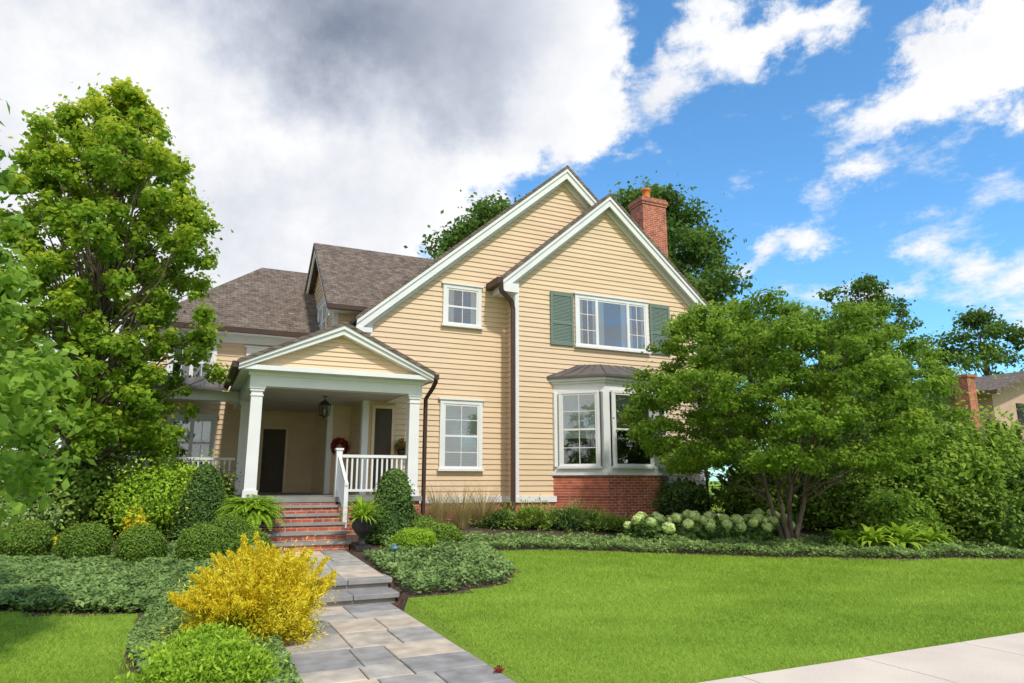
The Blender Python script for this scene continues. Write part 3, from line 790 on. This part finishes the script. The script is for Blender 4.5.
def ring(name, label, c, R, r0, n, size, mat, cat, seed):
    r = np.random.default_rng(seed); a = r.uniform(0, 6.283, n); b = nrm(r.normal(size=(n, 3)))
    P = np.stack([c[0] + R * np.cos(a), np.full(n, c[1]), c[2] + R * np.sin(a)], 1) + b * r0 * r.random((n, 1)) ** .4
    L = size * r.uniform(.7, 1.3, n); V = kites(P, nrm(b + np.array([0, -.6, 0])), L, L * .6, r)
    return tag(npmesh(name, V, 4, mat, np.repeat(r.random(n), 4), loc=c), label, cat)
ring('wreath', 'round dark red wreath hung on the porch wall', (3.47, 17.90, 2.55), .15, .09, 1100, .06, M['wreath'], 'wreath', 4)
bk = empty('flower_basket', (4.66, 16.36, 2.35), 'small hanging basket of red and green flowers on the wall', 'flower basket')
mb = MB(); mb.lathe((4.66, 16.34, 2.25), [(.03, 0), (.10, .08), (.12, .18), (.10, .18)], 12); mb.obj('basket', M['brown_metal'], bk)
V, T = foliage([(4.66, 16.34, 2.52, .16)], 500, .07, seed=9); npmesh('foliage', V, 4, M['box'], T, loc=(4.66, 16.34, 2.4), parent=bk)
fr_ = np.random.default_rng(12)
for k in range(9):
    c = np.array([4.66, 16.30, 2.52]) + nrm(fr_.normal(size=(1, 3)) + np.array([[0, -.8, 0]]))[0] * .15
    th = np.arange(6) * math.pi / 3; Q = np.stack([c[0] + .022 * np.cos(th), np.full(6, c[1]), c[2] + .022 * np.sin(th)], 1)
    V = kites(Q, np.tile([[0, -1., 0]], (6, 1)), np.full(6, .06), np.full(6, .045), fr_, t=np.stack([np.cos(th), 0 * th, np.sin(th)], 1))
    npmesh('flower', V, 4, M['wreath'], np.ones(len(V)) * .95, loc=tuple(c), parent=bk)

nb = empty('neighbouring_house', (46, 27, .8), 'tan stucco house with brown roof and brick chimney behind trees', 'house')
part('wall', 'stucco', (40.2, 56, 23, 32, .5, 6.7), parent=nb)
mb = MB(); mb.prism([(39.3, 6.55), (44.0, 8.0), (57, 8.0), (57, 7.85), (44.0, 7.75), (39.3, 6.3)], 'y', 22.2, 32.7); mb.obj('roof', M['shy'], nb)
mb = MB(); mb.prism([(40.2, 6.7), (56, 6.7), (56, 7.7), (44, 7.7)], 'y', 23.0, 23.3); mb.obj('gable', M['stucco'], nb)
part('chimney', 'brick', (38.5, 39.2, 23.2, 24.0, .5, 7.3), (38.4, 39.3, 23.1, 24.1, 7.3, 7.45), parent=nb)
part('window', 'dark', (42.3, 43.6, 22.95, 23.0, 4.8, 6.0), parent=nb)

# ---------------------------------------------------------------- trees
tree('maple_tree', 'tall green maple with yellowing top leaves beside the porch', (-1.85, 15.3, .65), 2.2, 9.75, 2.15,
     lambda t: (1 - t ** 3.2) ** .66 * min(1, .7 + t * 1.5) * (1.08 - .2 * t) + .03, 620, .22, 88000, .10, M['maple'], 3, tr=.13, asp=.8, squash=.8, inner=.1, amp=.11, hb=(3, 9.6, .32), shell=1.3, limbs=.3, lump=.16)
tree('dogwood_tree', 'broad dome shaped green tree with several slender trunks', (12.05, 11.5, .40), 1.95, 5.55, 3.35,
     lambda t: (1 - max(0, t - .2) ** 2.4) ** .55 * min(1, .74 + t * 1.1), 700, .27, 105000, .085, M['dogwood'], 5, tr=.06, stems=4, asp=.7, squash=.55, inner=.1, off=(.15, 0), amp=.11, shell=1.4, hollow=.45, limbs=.25, lump=.08, spread=.36)
tree('young_tree', 'nearby leafy tree with bright oval leaves over the lawn', (-2.5, 7.7, .05), 1.1, 5.1, 1.85,
     lambda t: 1.0 - .68 * t, 120, .25, 9500, .12, M['near'], 8, tr=.06, asp=.62, squash=.8, inner=.2, shell=1.4)
tree('background_tree', 'large dark green tree rising behind the roof', (13.3, 29.5, .9), 4, 15.0, 5.6, lambda t: (1 - t ** 2.5) ** .6, 240, .8, 42000, .24, M['far'], 12, tr=.35)
tree('background_tree', 'large dark green tree rising behind the brick chimney', (20.8, 27.5, .9), 3, 16.3, 5.8, lambda t: (1 - t ** 2.5) ** .6, 300, .8, 54000, .24, M['far'], 13, tr=.35)
tree('background_tree', 'green tree with uneven crown beyond the dogwood', (30.2, 22.5, .9), 4.0, 11.6, 3.0, lambda t: (1 - t ** 2.2) ** .7, 110, .5, 12000, .18, M['far'], 14, tr=.18)
tree('background_tree', 'leafy tree beside the neighbouring house', (22.8, 18.0, .9), 1.5, 6.8, 2.7, lambda t: (1 - t ** 2.2) ** .7, 110, .6, 22000, .17, M['far'], 15, tr=.2)
tree('background_tree', 'sparse distant tree above the neighbouring house', (66, 38, .9), 6, 17, 6.5, lambda t: (1 - t ** 2.2) ** .7, 90, .9, 8000, .38, M['far'], 16, tr=.4)
tree('background_tree', 'distant green tree past the side porch', (-9, 25, .9), 2, 10, 4.5, lambda t: (1 - t ** 2.2) ** .7, 80, 1.1, 18000, .28, M['dogwood'], 17, tr=.3)
tree('background_tree', 'distant green tree past the side porch', (-5.5, 21.5, .9), 1.2, 6, 2.6, lambda t: (1 - t ** 2.2) ** .7, 60, .8, 14000, .2, M['dogwood'], 18, tr=.2)

r = np.random.default_rng(21); cl = []
for i in range(260):
    a = r.uniform(-70, 95); d = r.uniform(75, 95); t = math.radians(a)
    cl.append((math.sin(t) * d, math.cos(t) * d, r.uniform(1, 5.5), r.uniform(1.8, 3.4)))
V, T = foliage(cl, 60000, .75, seed=22)
tag(npmesh('distant_woods', V, 4, M['far'], T), kind='stuff')

# ---------------------------------------------------------------- shrubs
G = lambda x, y: float(gv(x, y))
gb = 'clipped boxwood balls along the bed'
for i, (x, y, rr, h) in enumerate([(1.02, 11.95, .31, .54), (.30, 12.0, .39, .66), (-.55, 12.35, .36, .60), (-1.35, 12.75, .38, .62), (-2.2, 13.15, .39, .62), (.74, 12.9, .36, .66)]):
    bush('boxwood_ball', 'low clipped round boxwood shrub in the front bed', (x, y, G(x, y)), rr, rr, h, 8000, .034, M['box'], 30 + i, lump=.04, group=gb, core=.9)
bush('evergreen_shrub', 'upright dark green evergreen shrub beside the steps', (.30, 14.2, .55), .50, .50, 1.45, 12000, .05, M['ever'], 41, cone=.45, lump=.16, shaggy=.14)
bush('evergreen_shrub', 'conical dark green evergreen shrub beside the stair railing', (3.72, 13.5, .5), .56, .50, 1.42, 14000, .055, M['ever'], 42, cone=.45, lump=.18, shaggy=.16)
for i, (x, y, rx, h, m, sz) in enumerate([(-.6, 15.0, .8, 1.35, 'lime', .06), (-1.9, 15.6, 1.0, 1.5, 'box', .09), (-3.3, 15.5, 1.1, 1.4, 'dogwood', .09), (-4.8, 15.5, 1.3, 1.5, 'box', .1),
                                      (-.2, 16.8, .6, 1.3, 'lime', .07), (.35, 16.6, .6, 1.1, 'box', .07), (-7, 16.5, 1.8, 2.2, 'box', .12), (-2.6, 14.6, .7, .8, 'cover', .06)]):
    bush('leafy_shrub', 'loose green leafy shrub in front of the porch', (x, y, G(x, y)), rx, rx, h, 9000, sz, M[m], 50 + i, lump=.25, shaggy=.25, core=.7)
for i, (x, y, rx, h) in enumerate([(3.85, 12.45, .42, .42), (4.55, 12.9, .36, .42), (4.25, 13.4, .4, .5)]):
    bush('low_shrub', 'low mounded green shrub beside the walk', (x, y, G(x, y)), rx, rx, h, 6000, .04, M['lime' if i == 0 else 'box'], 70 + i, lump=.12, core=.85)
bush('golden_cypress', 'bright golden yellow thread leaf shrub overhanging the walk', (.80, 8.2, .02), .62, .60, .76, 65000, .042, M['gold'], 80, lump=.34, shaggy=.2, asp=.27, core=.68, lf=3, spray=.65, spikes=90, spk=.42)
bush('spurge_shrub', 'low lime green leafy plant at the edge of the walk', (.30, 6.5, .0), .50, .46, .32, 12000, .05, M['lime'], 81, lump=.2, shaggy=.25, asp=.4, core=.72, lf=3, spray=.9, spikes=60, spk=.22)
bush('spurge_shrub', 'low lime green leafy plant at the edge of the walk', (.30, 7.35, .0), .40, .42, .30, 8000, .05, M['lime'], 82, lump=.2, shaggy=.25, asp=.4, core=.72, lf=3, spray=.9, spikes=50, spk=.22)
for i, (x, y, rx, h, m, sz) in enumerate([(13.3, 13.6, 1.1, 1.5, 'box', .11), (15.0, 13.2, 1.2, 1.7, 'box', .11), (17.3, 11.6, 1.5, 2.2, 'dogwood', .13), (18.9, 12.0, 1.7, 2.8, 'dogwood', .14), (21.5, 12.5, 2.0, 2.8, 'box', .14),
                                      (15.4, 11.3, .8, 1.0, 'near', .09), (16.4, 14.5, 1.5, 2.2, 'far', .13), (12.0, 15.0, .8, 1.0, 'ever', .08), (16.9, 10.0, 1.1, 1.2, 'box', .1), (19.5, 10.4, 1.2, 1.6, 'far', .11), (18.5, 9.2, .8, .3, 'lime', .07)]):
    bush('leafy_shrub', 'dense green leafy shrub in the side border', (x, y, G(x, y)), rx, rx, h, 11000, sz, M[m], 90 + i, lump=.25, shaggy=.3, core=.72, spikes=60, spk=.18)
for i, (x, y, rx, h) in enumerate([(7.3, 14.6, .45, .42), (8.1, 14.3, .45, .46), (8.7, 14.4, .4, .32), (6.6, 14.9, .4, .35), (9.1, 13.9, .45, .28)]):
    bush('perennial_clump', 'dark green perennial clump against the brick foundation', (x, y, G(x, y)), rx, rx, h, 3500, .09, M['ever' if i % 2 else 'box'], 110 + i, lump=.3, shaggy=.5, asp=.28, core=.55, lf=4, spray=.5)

hr = np.random.default_rng(5)
n = 170; d = nrm(hr.normal(size=(n, 3))); P = d * .125; L = np.full(n, .06)
FV = kites(P, nrm(d + hr.normal(size=(n, 3)) * .3), L, L * .8, hr)
ev, ef = sph((0, 0, 0), .11, .11, .11, 8, 6, low=-.98)
fm = None
for i, (x, y) in enumerate([(9.1, 12.5), (9.85, 12.3), (10.6, 12.1), (11.3, 12.0), (12.1, 12.2)]):
    z = G(x, y); root = empty('hydrangea_bush', (x, y, z), 'hydrangea bush with pale green flower heads', 'shrub', 'hydrangeas in front of the bay window')
    bush('foliage', None, (x, y, z), .52, .5, .50, 3500, .11, M['ever'], 120 + i, lump=.15, asp=.7, core=.75, root=root)
    for k in range(12):
        a = 2.4 * k + hr.uniform(-.3, .3); q = math.sqrt((k + .5) / 12) * .98; h = .50 * math.sqrt(max(0, 1 - q * q * .8)) * hr.uniform(.85, 1.05) + .05
        loc = (x + .58 * q * math.cos(a), y + .54 * q * math.sin(a) - .05, z + h)
        if fm is None:
            ob = npmesh('flower_head', FV, 4, M['hyd'], np.repeat(np.clip(.5 + .4 * d[:, 2] + hr.normal(size=n) * .12, 0, 1), 4), parent=None, extra=(ev, ef, np.full(len(ev), .3)))
            fm = ob.data; ob.parent = root
        else:
            ob = bpy.data.objects.new('flower_head', fm); COL.objects.link(ob); ob.parent = root
        ob.location = Vector(loc) - Vector((x, y, z)); s = hr.uniform(.75, 1.1); ob.scale = (s, s, s * .9); ob.rotation_euler = (hr.uniform(-.4, .4), hr.uniform(-.4, .4), hr.uniform(0, 6))

def blades(name, label, cat, base, n, Lr, w, spread, mat, seed, parent=None, seg=5, droop=.6, r0=.05, group=None):
    r = np.random.default_rng(seed); V = []; T = []
    for i in range(n):
        a = r.uniform(0, 6.283); L = r.uniform(*Lr); el = math.radians(r.uniform(*spread)); q = r.random() * r0
        p = np.array([base[0] + q * math.cos(a), base[1] + q * math.sin(a), base[2]]); e = el; side = np.array([-math.sin(a), math.cos(a), 0]); t = np.clip(r.normal(.5, .2), 0, 1)
        for k in range(seg):
            dd = np.array([math.cos(a) * math.cos(e), math.sin(a) * math.cos(e), math.sin(e)]); pn_ = p + dd * L / seg
            w0 = w * (1 - (k / seg) ** 1.5) * (.5 if k == 0 else 1); w1 = w * (1 - ((k + 1) / seg) ** 1.5)
            V += [p - side * w0, p + side * w0, pn_ + side * (w1 + .0004), pn_ - side * (w1 + .0004)]; T += [t, t, min(1, t + .1), min(1, t + .1)]
            p = pn_; e -= droop / seg * (1 + k * .4)
    ob = npmesh(name, np.array(V), 4, mat, np.array(T), loc=tuple(base), parent=parent)
    if parent is None: tag(ob, label, cat, group)
    return ob
for i, (x, y) in enumerate([(5.15, 15.0), (5.7, 14.9), (6.25, 15.0)]):
    blades('ornamental_grass', 'tan feathery ornamental grass clump by the foundation', 'grass', (x, y, G(x, y)), 420, (.5, 1.3), .005, (55, 88), M['straw'], 140 + i, droop=.6, r0=.18, group='ornamental grasses')
def urn(x, y, z, label, s=1.):
    mb = MB(); mb.box(x - .12 * s, x + .12 * s, y - .12 * s, y + .12 * s, z, z + .08 * s)
    mb.lathe((x, y, z + .08 * s), [(a * s, b * s) for a, b in ((.10, 0), (.05, .04), (.045, .12), (.11, .18), (.17, .27), (.18, .36), (.22, .40), (.22, .42), (.17, .42), (.15, .38), (.0, .37))], 24)
    ob = mb.obj('planter', M['black']); tag(ob, label, 'planter'); return ob
urn(2.98, 12.85, G(3.02, 12.85), 'black cast iron urn planter at the foot of the steps', 1.15)
blades('spiky_plant', 'spiky green leaved plant growing in the black urn', 'plant', (2.98, 12.85, G(3, 12.85) + .52), 190, (.38, .68), .024, (20, 88), M['lime'], 150, droop=.9)
urn(1.10, 13.45, .5, 'black cast iron urn planter holding a fern', 1.1)
def fern(base, n, L, seed):
    r = np.random.default_rng(seed); P = []; Tn = []; Nn = []; W = []
    for i in range(n):
        a = r.uniform(0, 6.283); e = math.radians(r.uniform(25, 85)); Lf = L * r.uniform(.7, 1.1); p = np.array(base, float); side = np.array([-math.sin(a), math.cos(a), 0.])
        for k in range(22):
            d = np.array([math.cos(a) * math.cos(e), math.sin(a) * math.cos(e), math.sin(e)]); p = p + d * Lf / 22; e -= .085
            wl = .10 * math.sin(math.pi * min(1, (k + 2) / 23)) + .015
            up = np.cross(d, side)
            for sgn in (-1, 1):
                P.append(p + side * sgn * wl * .5); Tn.append(side * sgn + d * .35); Nn.append(up if up[2] > 0 else -up); W.append(wl)
    P = np.array(P); Tn = nrm(np.array(Tn)); W = np.array(W)
    V = kites(P, nrm(np.array(Nn) + r.normal(size=P.shape) * .15), W, np.full(len(W), .032), r, t=Tn)
    return tag(npmesh('fern', V, 4, M['lime'], np.repeat(np.clip(r.normal(.45, .18, len(P)), 0, 1), 4), loc=base), 'lush green fern spilling from the urn', 'plant')
fern((1.10, 13.45, 1.05), 210, .75, 7)
for i, (x, y, s) in enumerate([(13.4, 10.5, 1.15), (14.1, 10.35, 1.3), (12.9, 10.8, 1.), (14.9, 10.2, 1.1)]):
    blades('hosta', 'broad leaved green hosta clump in the border', 'plant', (x, y, G(x, y) + .05), 70, (.4 * s, .65 * s), .08 * s, (30, 80), M['lime'], 160 + i, droop=1.1, group='hosta clumps')
for i, (x, y) in enumerate([(3.05, 10.9), (1.02, 11.4)]):
    z = G(x, y); root = empty('path_light', (x, y, z), 'small blue green copper path light beside the walk', 'garden light', 'path lights')
    mb = MB(); mb.tube([(x, y, z), (x, y, z + .32)], [.009, .009], 8); mb.obj('stem', M['black'], root)
    mb = MB(); mb.lathe((x, y, z + .30), [(.02, 0), (.03, .04), (.075, .045), (.055, .075), (.02, .1), (.0, .105)], 16); mb.obj('lamp_shade', M['copper'], root)
V, T = foliage([(2.66, 5.98, .05, .05)], 45, .035, seed=3, squash=.5)
tag(npmesh('red_flower', V, 4, M['wreath'], np.repeat(np.random.default_rng(1).uniform(.6, 1, 45), 4), loc=(2.66, 5.98, 0)), 'small red flower at the edge of the walk', 'flower')
bush('coleus_plant', 'small orange and yellow flowering plant in the bed', (-.75, 14.2, .6), .22, .22, .6, 900, .05, M['gold'], 171, lump=.2, core=.5)

def cover(name, fn, x0, x1, y0, y1, n, size, mat, hmax, seed, hfreq=2.2):
    r = np.random.default_rng(seed); x = r.uniform(x0, x1, n); y = r.uniform(y0, y1, n); k = fn(x, y); x, y = x[k], y[k]; n = len(x)
    Q = np.stack([x, y, x * 0], 1); h = hmax * (.75 + .25 * vnoise(Q, hfreq, seed) + .2 * vnoise(Q, hfreq * 4, seed + 1)); d = r.random(n) ** .5
    z = gv(x, y) + np.maximum(h, .03) * d
    P = np.stack([x, y, z], 1); Nn = nrm(r.normal(size=(n, 3)) * .45 + np.array([0, -.1, 1.])); L = size * r.uniform(.7, 1.3, n)
    V = kites(P, Nn, L, L * .55, r); t = .1 + .45 * d + .15 * vnoise(Q, hfreq * 3, seed + 1) + r.normal(size=n) * .13
    return tag(npmesh(name, V, 4, mat, np.repeat(np.clip(t, 0, 1), 4)), kind='stuff')
cover('ground_cover', lambda x, y: (y > ledge(x) + .03) & (x < .95), -6.5, .95, 9.4, 13.2, 115000, .07, M['cover'], .20, 200)
cover('ground_cover', lambda x, y: (y > redge(x) + .05) & (y < np.interp(x, [2.8, 5.5, 9, 17], [12.9, 13.6, 12.6, 10.5])) & ~((x < 3.35) & (y > 12.2)), 2.85, 17, 8.7, 13.8, 90000, .068, M['cover'], .2, 201)
cover('yellow_ground_cover', lambda x, y: x < -1.6, -5.5, -1.0, 13.4, 14.8, 16000, .07, M['gold'], .32, 202)
cover('ground_cover', lambda x, y: x > -.26 + .15 * np.sin(y * 1.3), -.5, .98, 5.6, 9.6, 30000, .05, M['cover'], .10, 203)

r = np.random.default_rng(300); n = 620000
D = 4.8 + 16 * r.random(n) ** 1.15; a = np.radians(25) + np.radians(r.uniform(-46, 48, n))
x = D * np.sin(a); y = D * np.cos(a); k = is_lawn(x, y); x, y, D = x[k], y[k], D[k]; n = len(x)
z = gv(x, y)
h = (.020 + .0014 * D) * r.uniform(.5, 1.35, n); w = .0013 + .00038 * D; th = r.uniform(0, 6.283, n); le = r.normal(size=(n, 2)) * .65 * h[:, None]
p = np.stack([x, y, z], 1); s = np.stack([np.cos(th) * w, np.sin(th) * w, 0 * w], 1); tip = p + np.stack([le[:, 0], le[:, 1], h], 1)
V = np.stack([p - s, p + s, tip], 1).reshape(-1, 3)
Q = np.stack([x, y, 0 * x], 1); t = np.clip(.48 + .17 * vnoise(Q, 1.1, 5) + .12 * vnoise(Q, 4, 6) + r.normal(size=n) * .13, 0, 1)
tag(npmesh('grass', V, 3, M['grass'], np.repeat(t, 3)), kind='stuff')

# ---------------------------------------------------------------- sky and light
w = bpy.data.worlds.new('World'); sc.world = w; w.use_nodes = True; nt = w.node_tree; nt.nodes.clear(); L = nt.links
out = nt.nodes.new('ShaderNodeOutputWorld')
sky = N(nt, 'ShaderNodeTexSky', sky_type='NISHITA'); sky.sun_disc = False
tosun = Vector((.04, -.64, .77)).normalized()
sky.sun_elevation = math.asin(tosun.z); sky.sun_rotation = math.atan2(tosun.x, tosun.y); sky.air_density = 1.; sky.dust_density = .5; sky.ozone_density = 2.0
vmu = N(nt, 'ShaderNodeVectorMath', operation='MULTIPLY'); vmu.inputs[1].default_value = (.92, 1.55, 1.85); L.new(sky.outputs[0], vmu.inputs[0])
bg = N(nt, 'ShaderNodeBackground'); bg.inputs[1].default_value = .135; L.new(vmu.outputs[0], bg.inputs[0])
tc = N(nt, 'ShaderNodeTexCoord')
ca, sa = math.cos(math.radians(25)), math.sin(math.radians(25))
def dot(v):
    d = N(nt, 'ShaderNodeVectorMath', operation='DOT_PRODUCT'); L.new(tc.outputs['Generated'], d.inputs[0]); d.inputs[1].default_value = v; return d.outputs['Value']
xr_, yr_, zr_ = dot((ca, -sa, 0)), dot((sa, ca, 0)), dot((0, 0, 1))
az = N(nt, 'ShaderNodeMath', operation='ARCTAN2'); L.new(xr_, az.inputs[0]); L.new(yr_, az.inputs[1])
el = N(nt, 'ShaderNodeMath', operation='ARCSINE'); L.new(zr_, el.inputs[0])
cb = N(nt, 'ShaderNodeCombineXYZ'); L.new(az.outputs[0], cb.inputs[0]); L.new(el.outputs[0], cb.inputs[1])
nw = N(nt, 'ShaderNodeTexNoise'); nw.inputs['Scale'].default_value = 6; nw.inputs['Detail'].default_value = 8; nw.inputs['Roughness'].default_value = .62
L.new(cb.outputs[0], nw.inputs['Vector'])
sb = N(nt, 'ShaderNodeVectorMath', operation='SUBTRACT'); L.new(nw.outputs['Color'], sb.inputs[0]); sb.inputs[1].default_value = (.5, .5, .5)
sca = N(nt, 'ShaderNodeVectorMath', operation='SCALE'); sca.inputs['Scale'].default_value = .26; L.new(sb.outputs[0], sca.inputs[0])
wp = N(nt, 'ShaderNodeVectorMath', operation='ADD'); L.new(cb.outputs[0], wp.inputs[0]); L.new(sca.outputs[0], wp.inputs[1])
def pix(u, v):
    k = v - 341.5; a = 669.3 + .1994 * k; b = u - 512; c = 136.2 - .98 * k
    return math.atan2(b, a), math.atan2(c, math.hypot(a, b))
def blob(u, v, ru, rv, rot=0, amp=1.):
    a, e = pix(u, v)
    m = N(nt, 'ShaderNodeMapping', vector_type='TEXTURE'); m.inputs['Location'].default_value = (a, e, 0); m.inputs['Rotation'].default_value = (0, 0, math.radians(rot))
    m.inputs['Scale'].default_value = (ru / 720, rv / 720, 1); L.new(wp.outputs[0], m.inputs[0])
    ln = N(nt, 'ShaderNodeVectorMath', operation='LENGTH'); L.new(m.outputs[0], ln.inputs[0])
    mr = N(nt, 'ShaderNodeMapRange', interpolation_type='SMOOTHSTEP'); mr.inputs[1].default_value = 0; mr.inputs[2].default_value = 1.3; mr.inputs[3].default_value = amp; mr.inputs[4].default_value = 0
    L.new(ln.outputs['Value'], mr.inputs[0]); return mr.outputs[0]
def acc(lst):
    cur = lst[0]
    for q in lst[1:]:
        a = N(nt, 'ShaderNodeMath', operation='ADD'); L.new(cur, a.inputs[0]); L.new(q, a.inputs[1]); cur = a.outputs[0]
    return cur
back = N(nt, 'ShaderNodeMapRange'); back.inputs[1].default_value = 0.; back.inputs[2].default_value = -.7; back.inputs[3].default_value = 0; back.inputs[4].default_value = .85; L.new(yr_, back.inputs[0])  # unseen cloud cover added behind the camera to whiten the fill light
cov = acc([blob(150, 60, 380, 260, 0, 2.), blob(390, 30, 250, 160, 0, 2.), blob(390, 170, 185, 110, 25, 1.3), blob(80, 300, 300, 250, 0, 1.4), blob(555, 60, 110, 85, 30, .9), blob(605, 100, 75, 55, 40, .6),
           blob(705, 50, 75, 55, 45, .72), blob(800, 0, 120, 40, 5, .9), blob(930, 85, 140, 46, 24, .98), blob(1010, 45, 90, 50, 25, .7), blob(780, 250, 65, 28, 10, .66), blob(845, 200, 65, 22, 0, .6),
           blob(890, 290, 160, 26, 0, .45), blob(-500, 100, 400, 300, 0, 1.), blob(1700, 0, 400, 200, 10, .9), blob(1500, 250, 300, 60, 0, .7), back.outputs[0]])
nd = N(nt, 'ShaderNodeTexNoise'); nd.inputs['Scale'].default_value = 11; nd.inputs['Detail'].default_value = 10; nd.inputs['Roughness'].default_value = .64
mpn = N(nt, 'ShaderNodeMapping'); mpn.inputs['Scale'].default_value = (1, 2.0, 1); mpn.inputs['Rotation'].default_value = (0, 0, math.radians(-25)); L.new(cb.outputs[0], mpn.inputs[0]); L.new(mpn.outputs[0], nd.inputs['Vector'])
m1 = N(nt, 'ShaderNodeMath', operation='MULTIPLY_ADD'); m1.inputs[1].default_value = 2.1; m1.inputs[2].default_value = -1.08; L.new(nd.outputs[0], m1.inputs[0])
sm = N(nt, 'ShaderNodeMath', operation='ADD'); L.new(cov, sm.inputs[0]); L.new(m1.outputs[0], sm.inputs[1])
cf = N(nt, 'ShaderNodeMapRange', interpolation_type='SMOOTHSTEP'); cf.inputs[1].default_value = .12; cf.inputs[2].default_value = .80; L.new(sm.outputs[0], cf.inputs[0])
dk = acc([blob(385, 0, 235, 125, -8, .72), blob(230, 0, 220, 80, 0, .28), blob(480, 75, 90, 50, 30, .15), blob(60, 230, 420, 180, 0, .12), blob(300, 190, 150, 60, 0, .14)])
nk = N(nt, 'ShaderNodeMath', operation='MULTIPLY_ADD'); nk.inputs[1].default_value = .7; nk.inputs[2].default_value = -.36; L.new(nw.outputs[0], nk.inputs[0])
nk2 = N(nt, 'ShaderNodeMath', operation='MULTIPLY_ADD'); nk2.inputs[1].default_value = .2; nk2.inputs[2].default_value = -.10; L.new(nd.outputs[0], nk2.inputs[0])
dd0 = N(nt, 'ShaderNodeMath', operation='ADD'); L.new(nk.outputs[0], dd0.inputs[0]); L.new(nk2.outputs[0], dd0.inputs[1])
dd = N(nt, 'ShaderNodeMath', operation='ADD', use_clamp=True); L.new(dk, dd.inputs[0]); L.new(dd0.outputs[0], dd.inputs[1])
cc = N(nt, 'ShaderNodeValToRGB'); e = cc.color_ramp.elements; e[0].position = 0; e[0].color = (.93, .935, .95, 1); e[1].position = 1; e[1].color = (.17, .21, .30, 1)
e2 = e.new(.35); e2.color = (.60, .64, .73, 1)
L.new(dd.outputs[0], cc.inputs[0])
bc = N(nt, 'ShaderNodeBackground'); bc.inputs[1].default_value = 1.08; L.new(cc.outputs[0], bc.inputs[0])
mx = N(nt, 'ShaderNodeMixShader'); L.new(cf.outputs[0], mx.inputs[0]); L.new(bg.outputs[0], mx.inputs[1]); L.new(bc.outputs[0], mx.inputs[2]); L.new(mx.outputs[0], out.inputs[0])

sl_ = bpy.data.lights.new('sun', 'SUN'); sl_.energy = 3.2; sl_.angle = math.radians(3.0); sl_.color = (1, .95, .86)
so = bpy.data.objects.new('sun', sl_); so.rotation_euler = tosun.to_track_quat('Z', 'Y').to_euler(); so.location = (0, 0, 30); COL.objects.link(so)

cam = bpy.data.cameras.new('camera'); cam.lens = 24; cam.sensor_width = 36; cam.clip_end = 3000
co = bpy.data.objects.new('camera', cam); co.location = (0, 0, 1.7); co.rotation_euler = (math.radians(101.5), 0, math.radians(-25)); COL.objects.link(co)
sc.camera = co
sc.view_settings.view_transform = 'Standard'; sc.view_settings.look = 'None'; sc.view_settings.exposure = 0
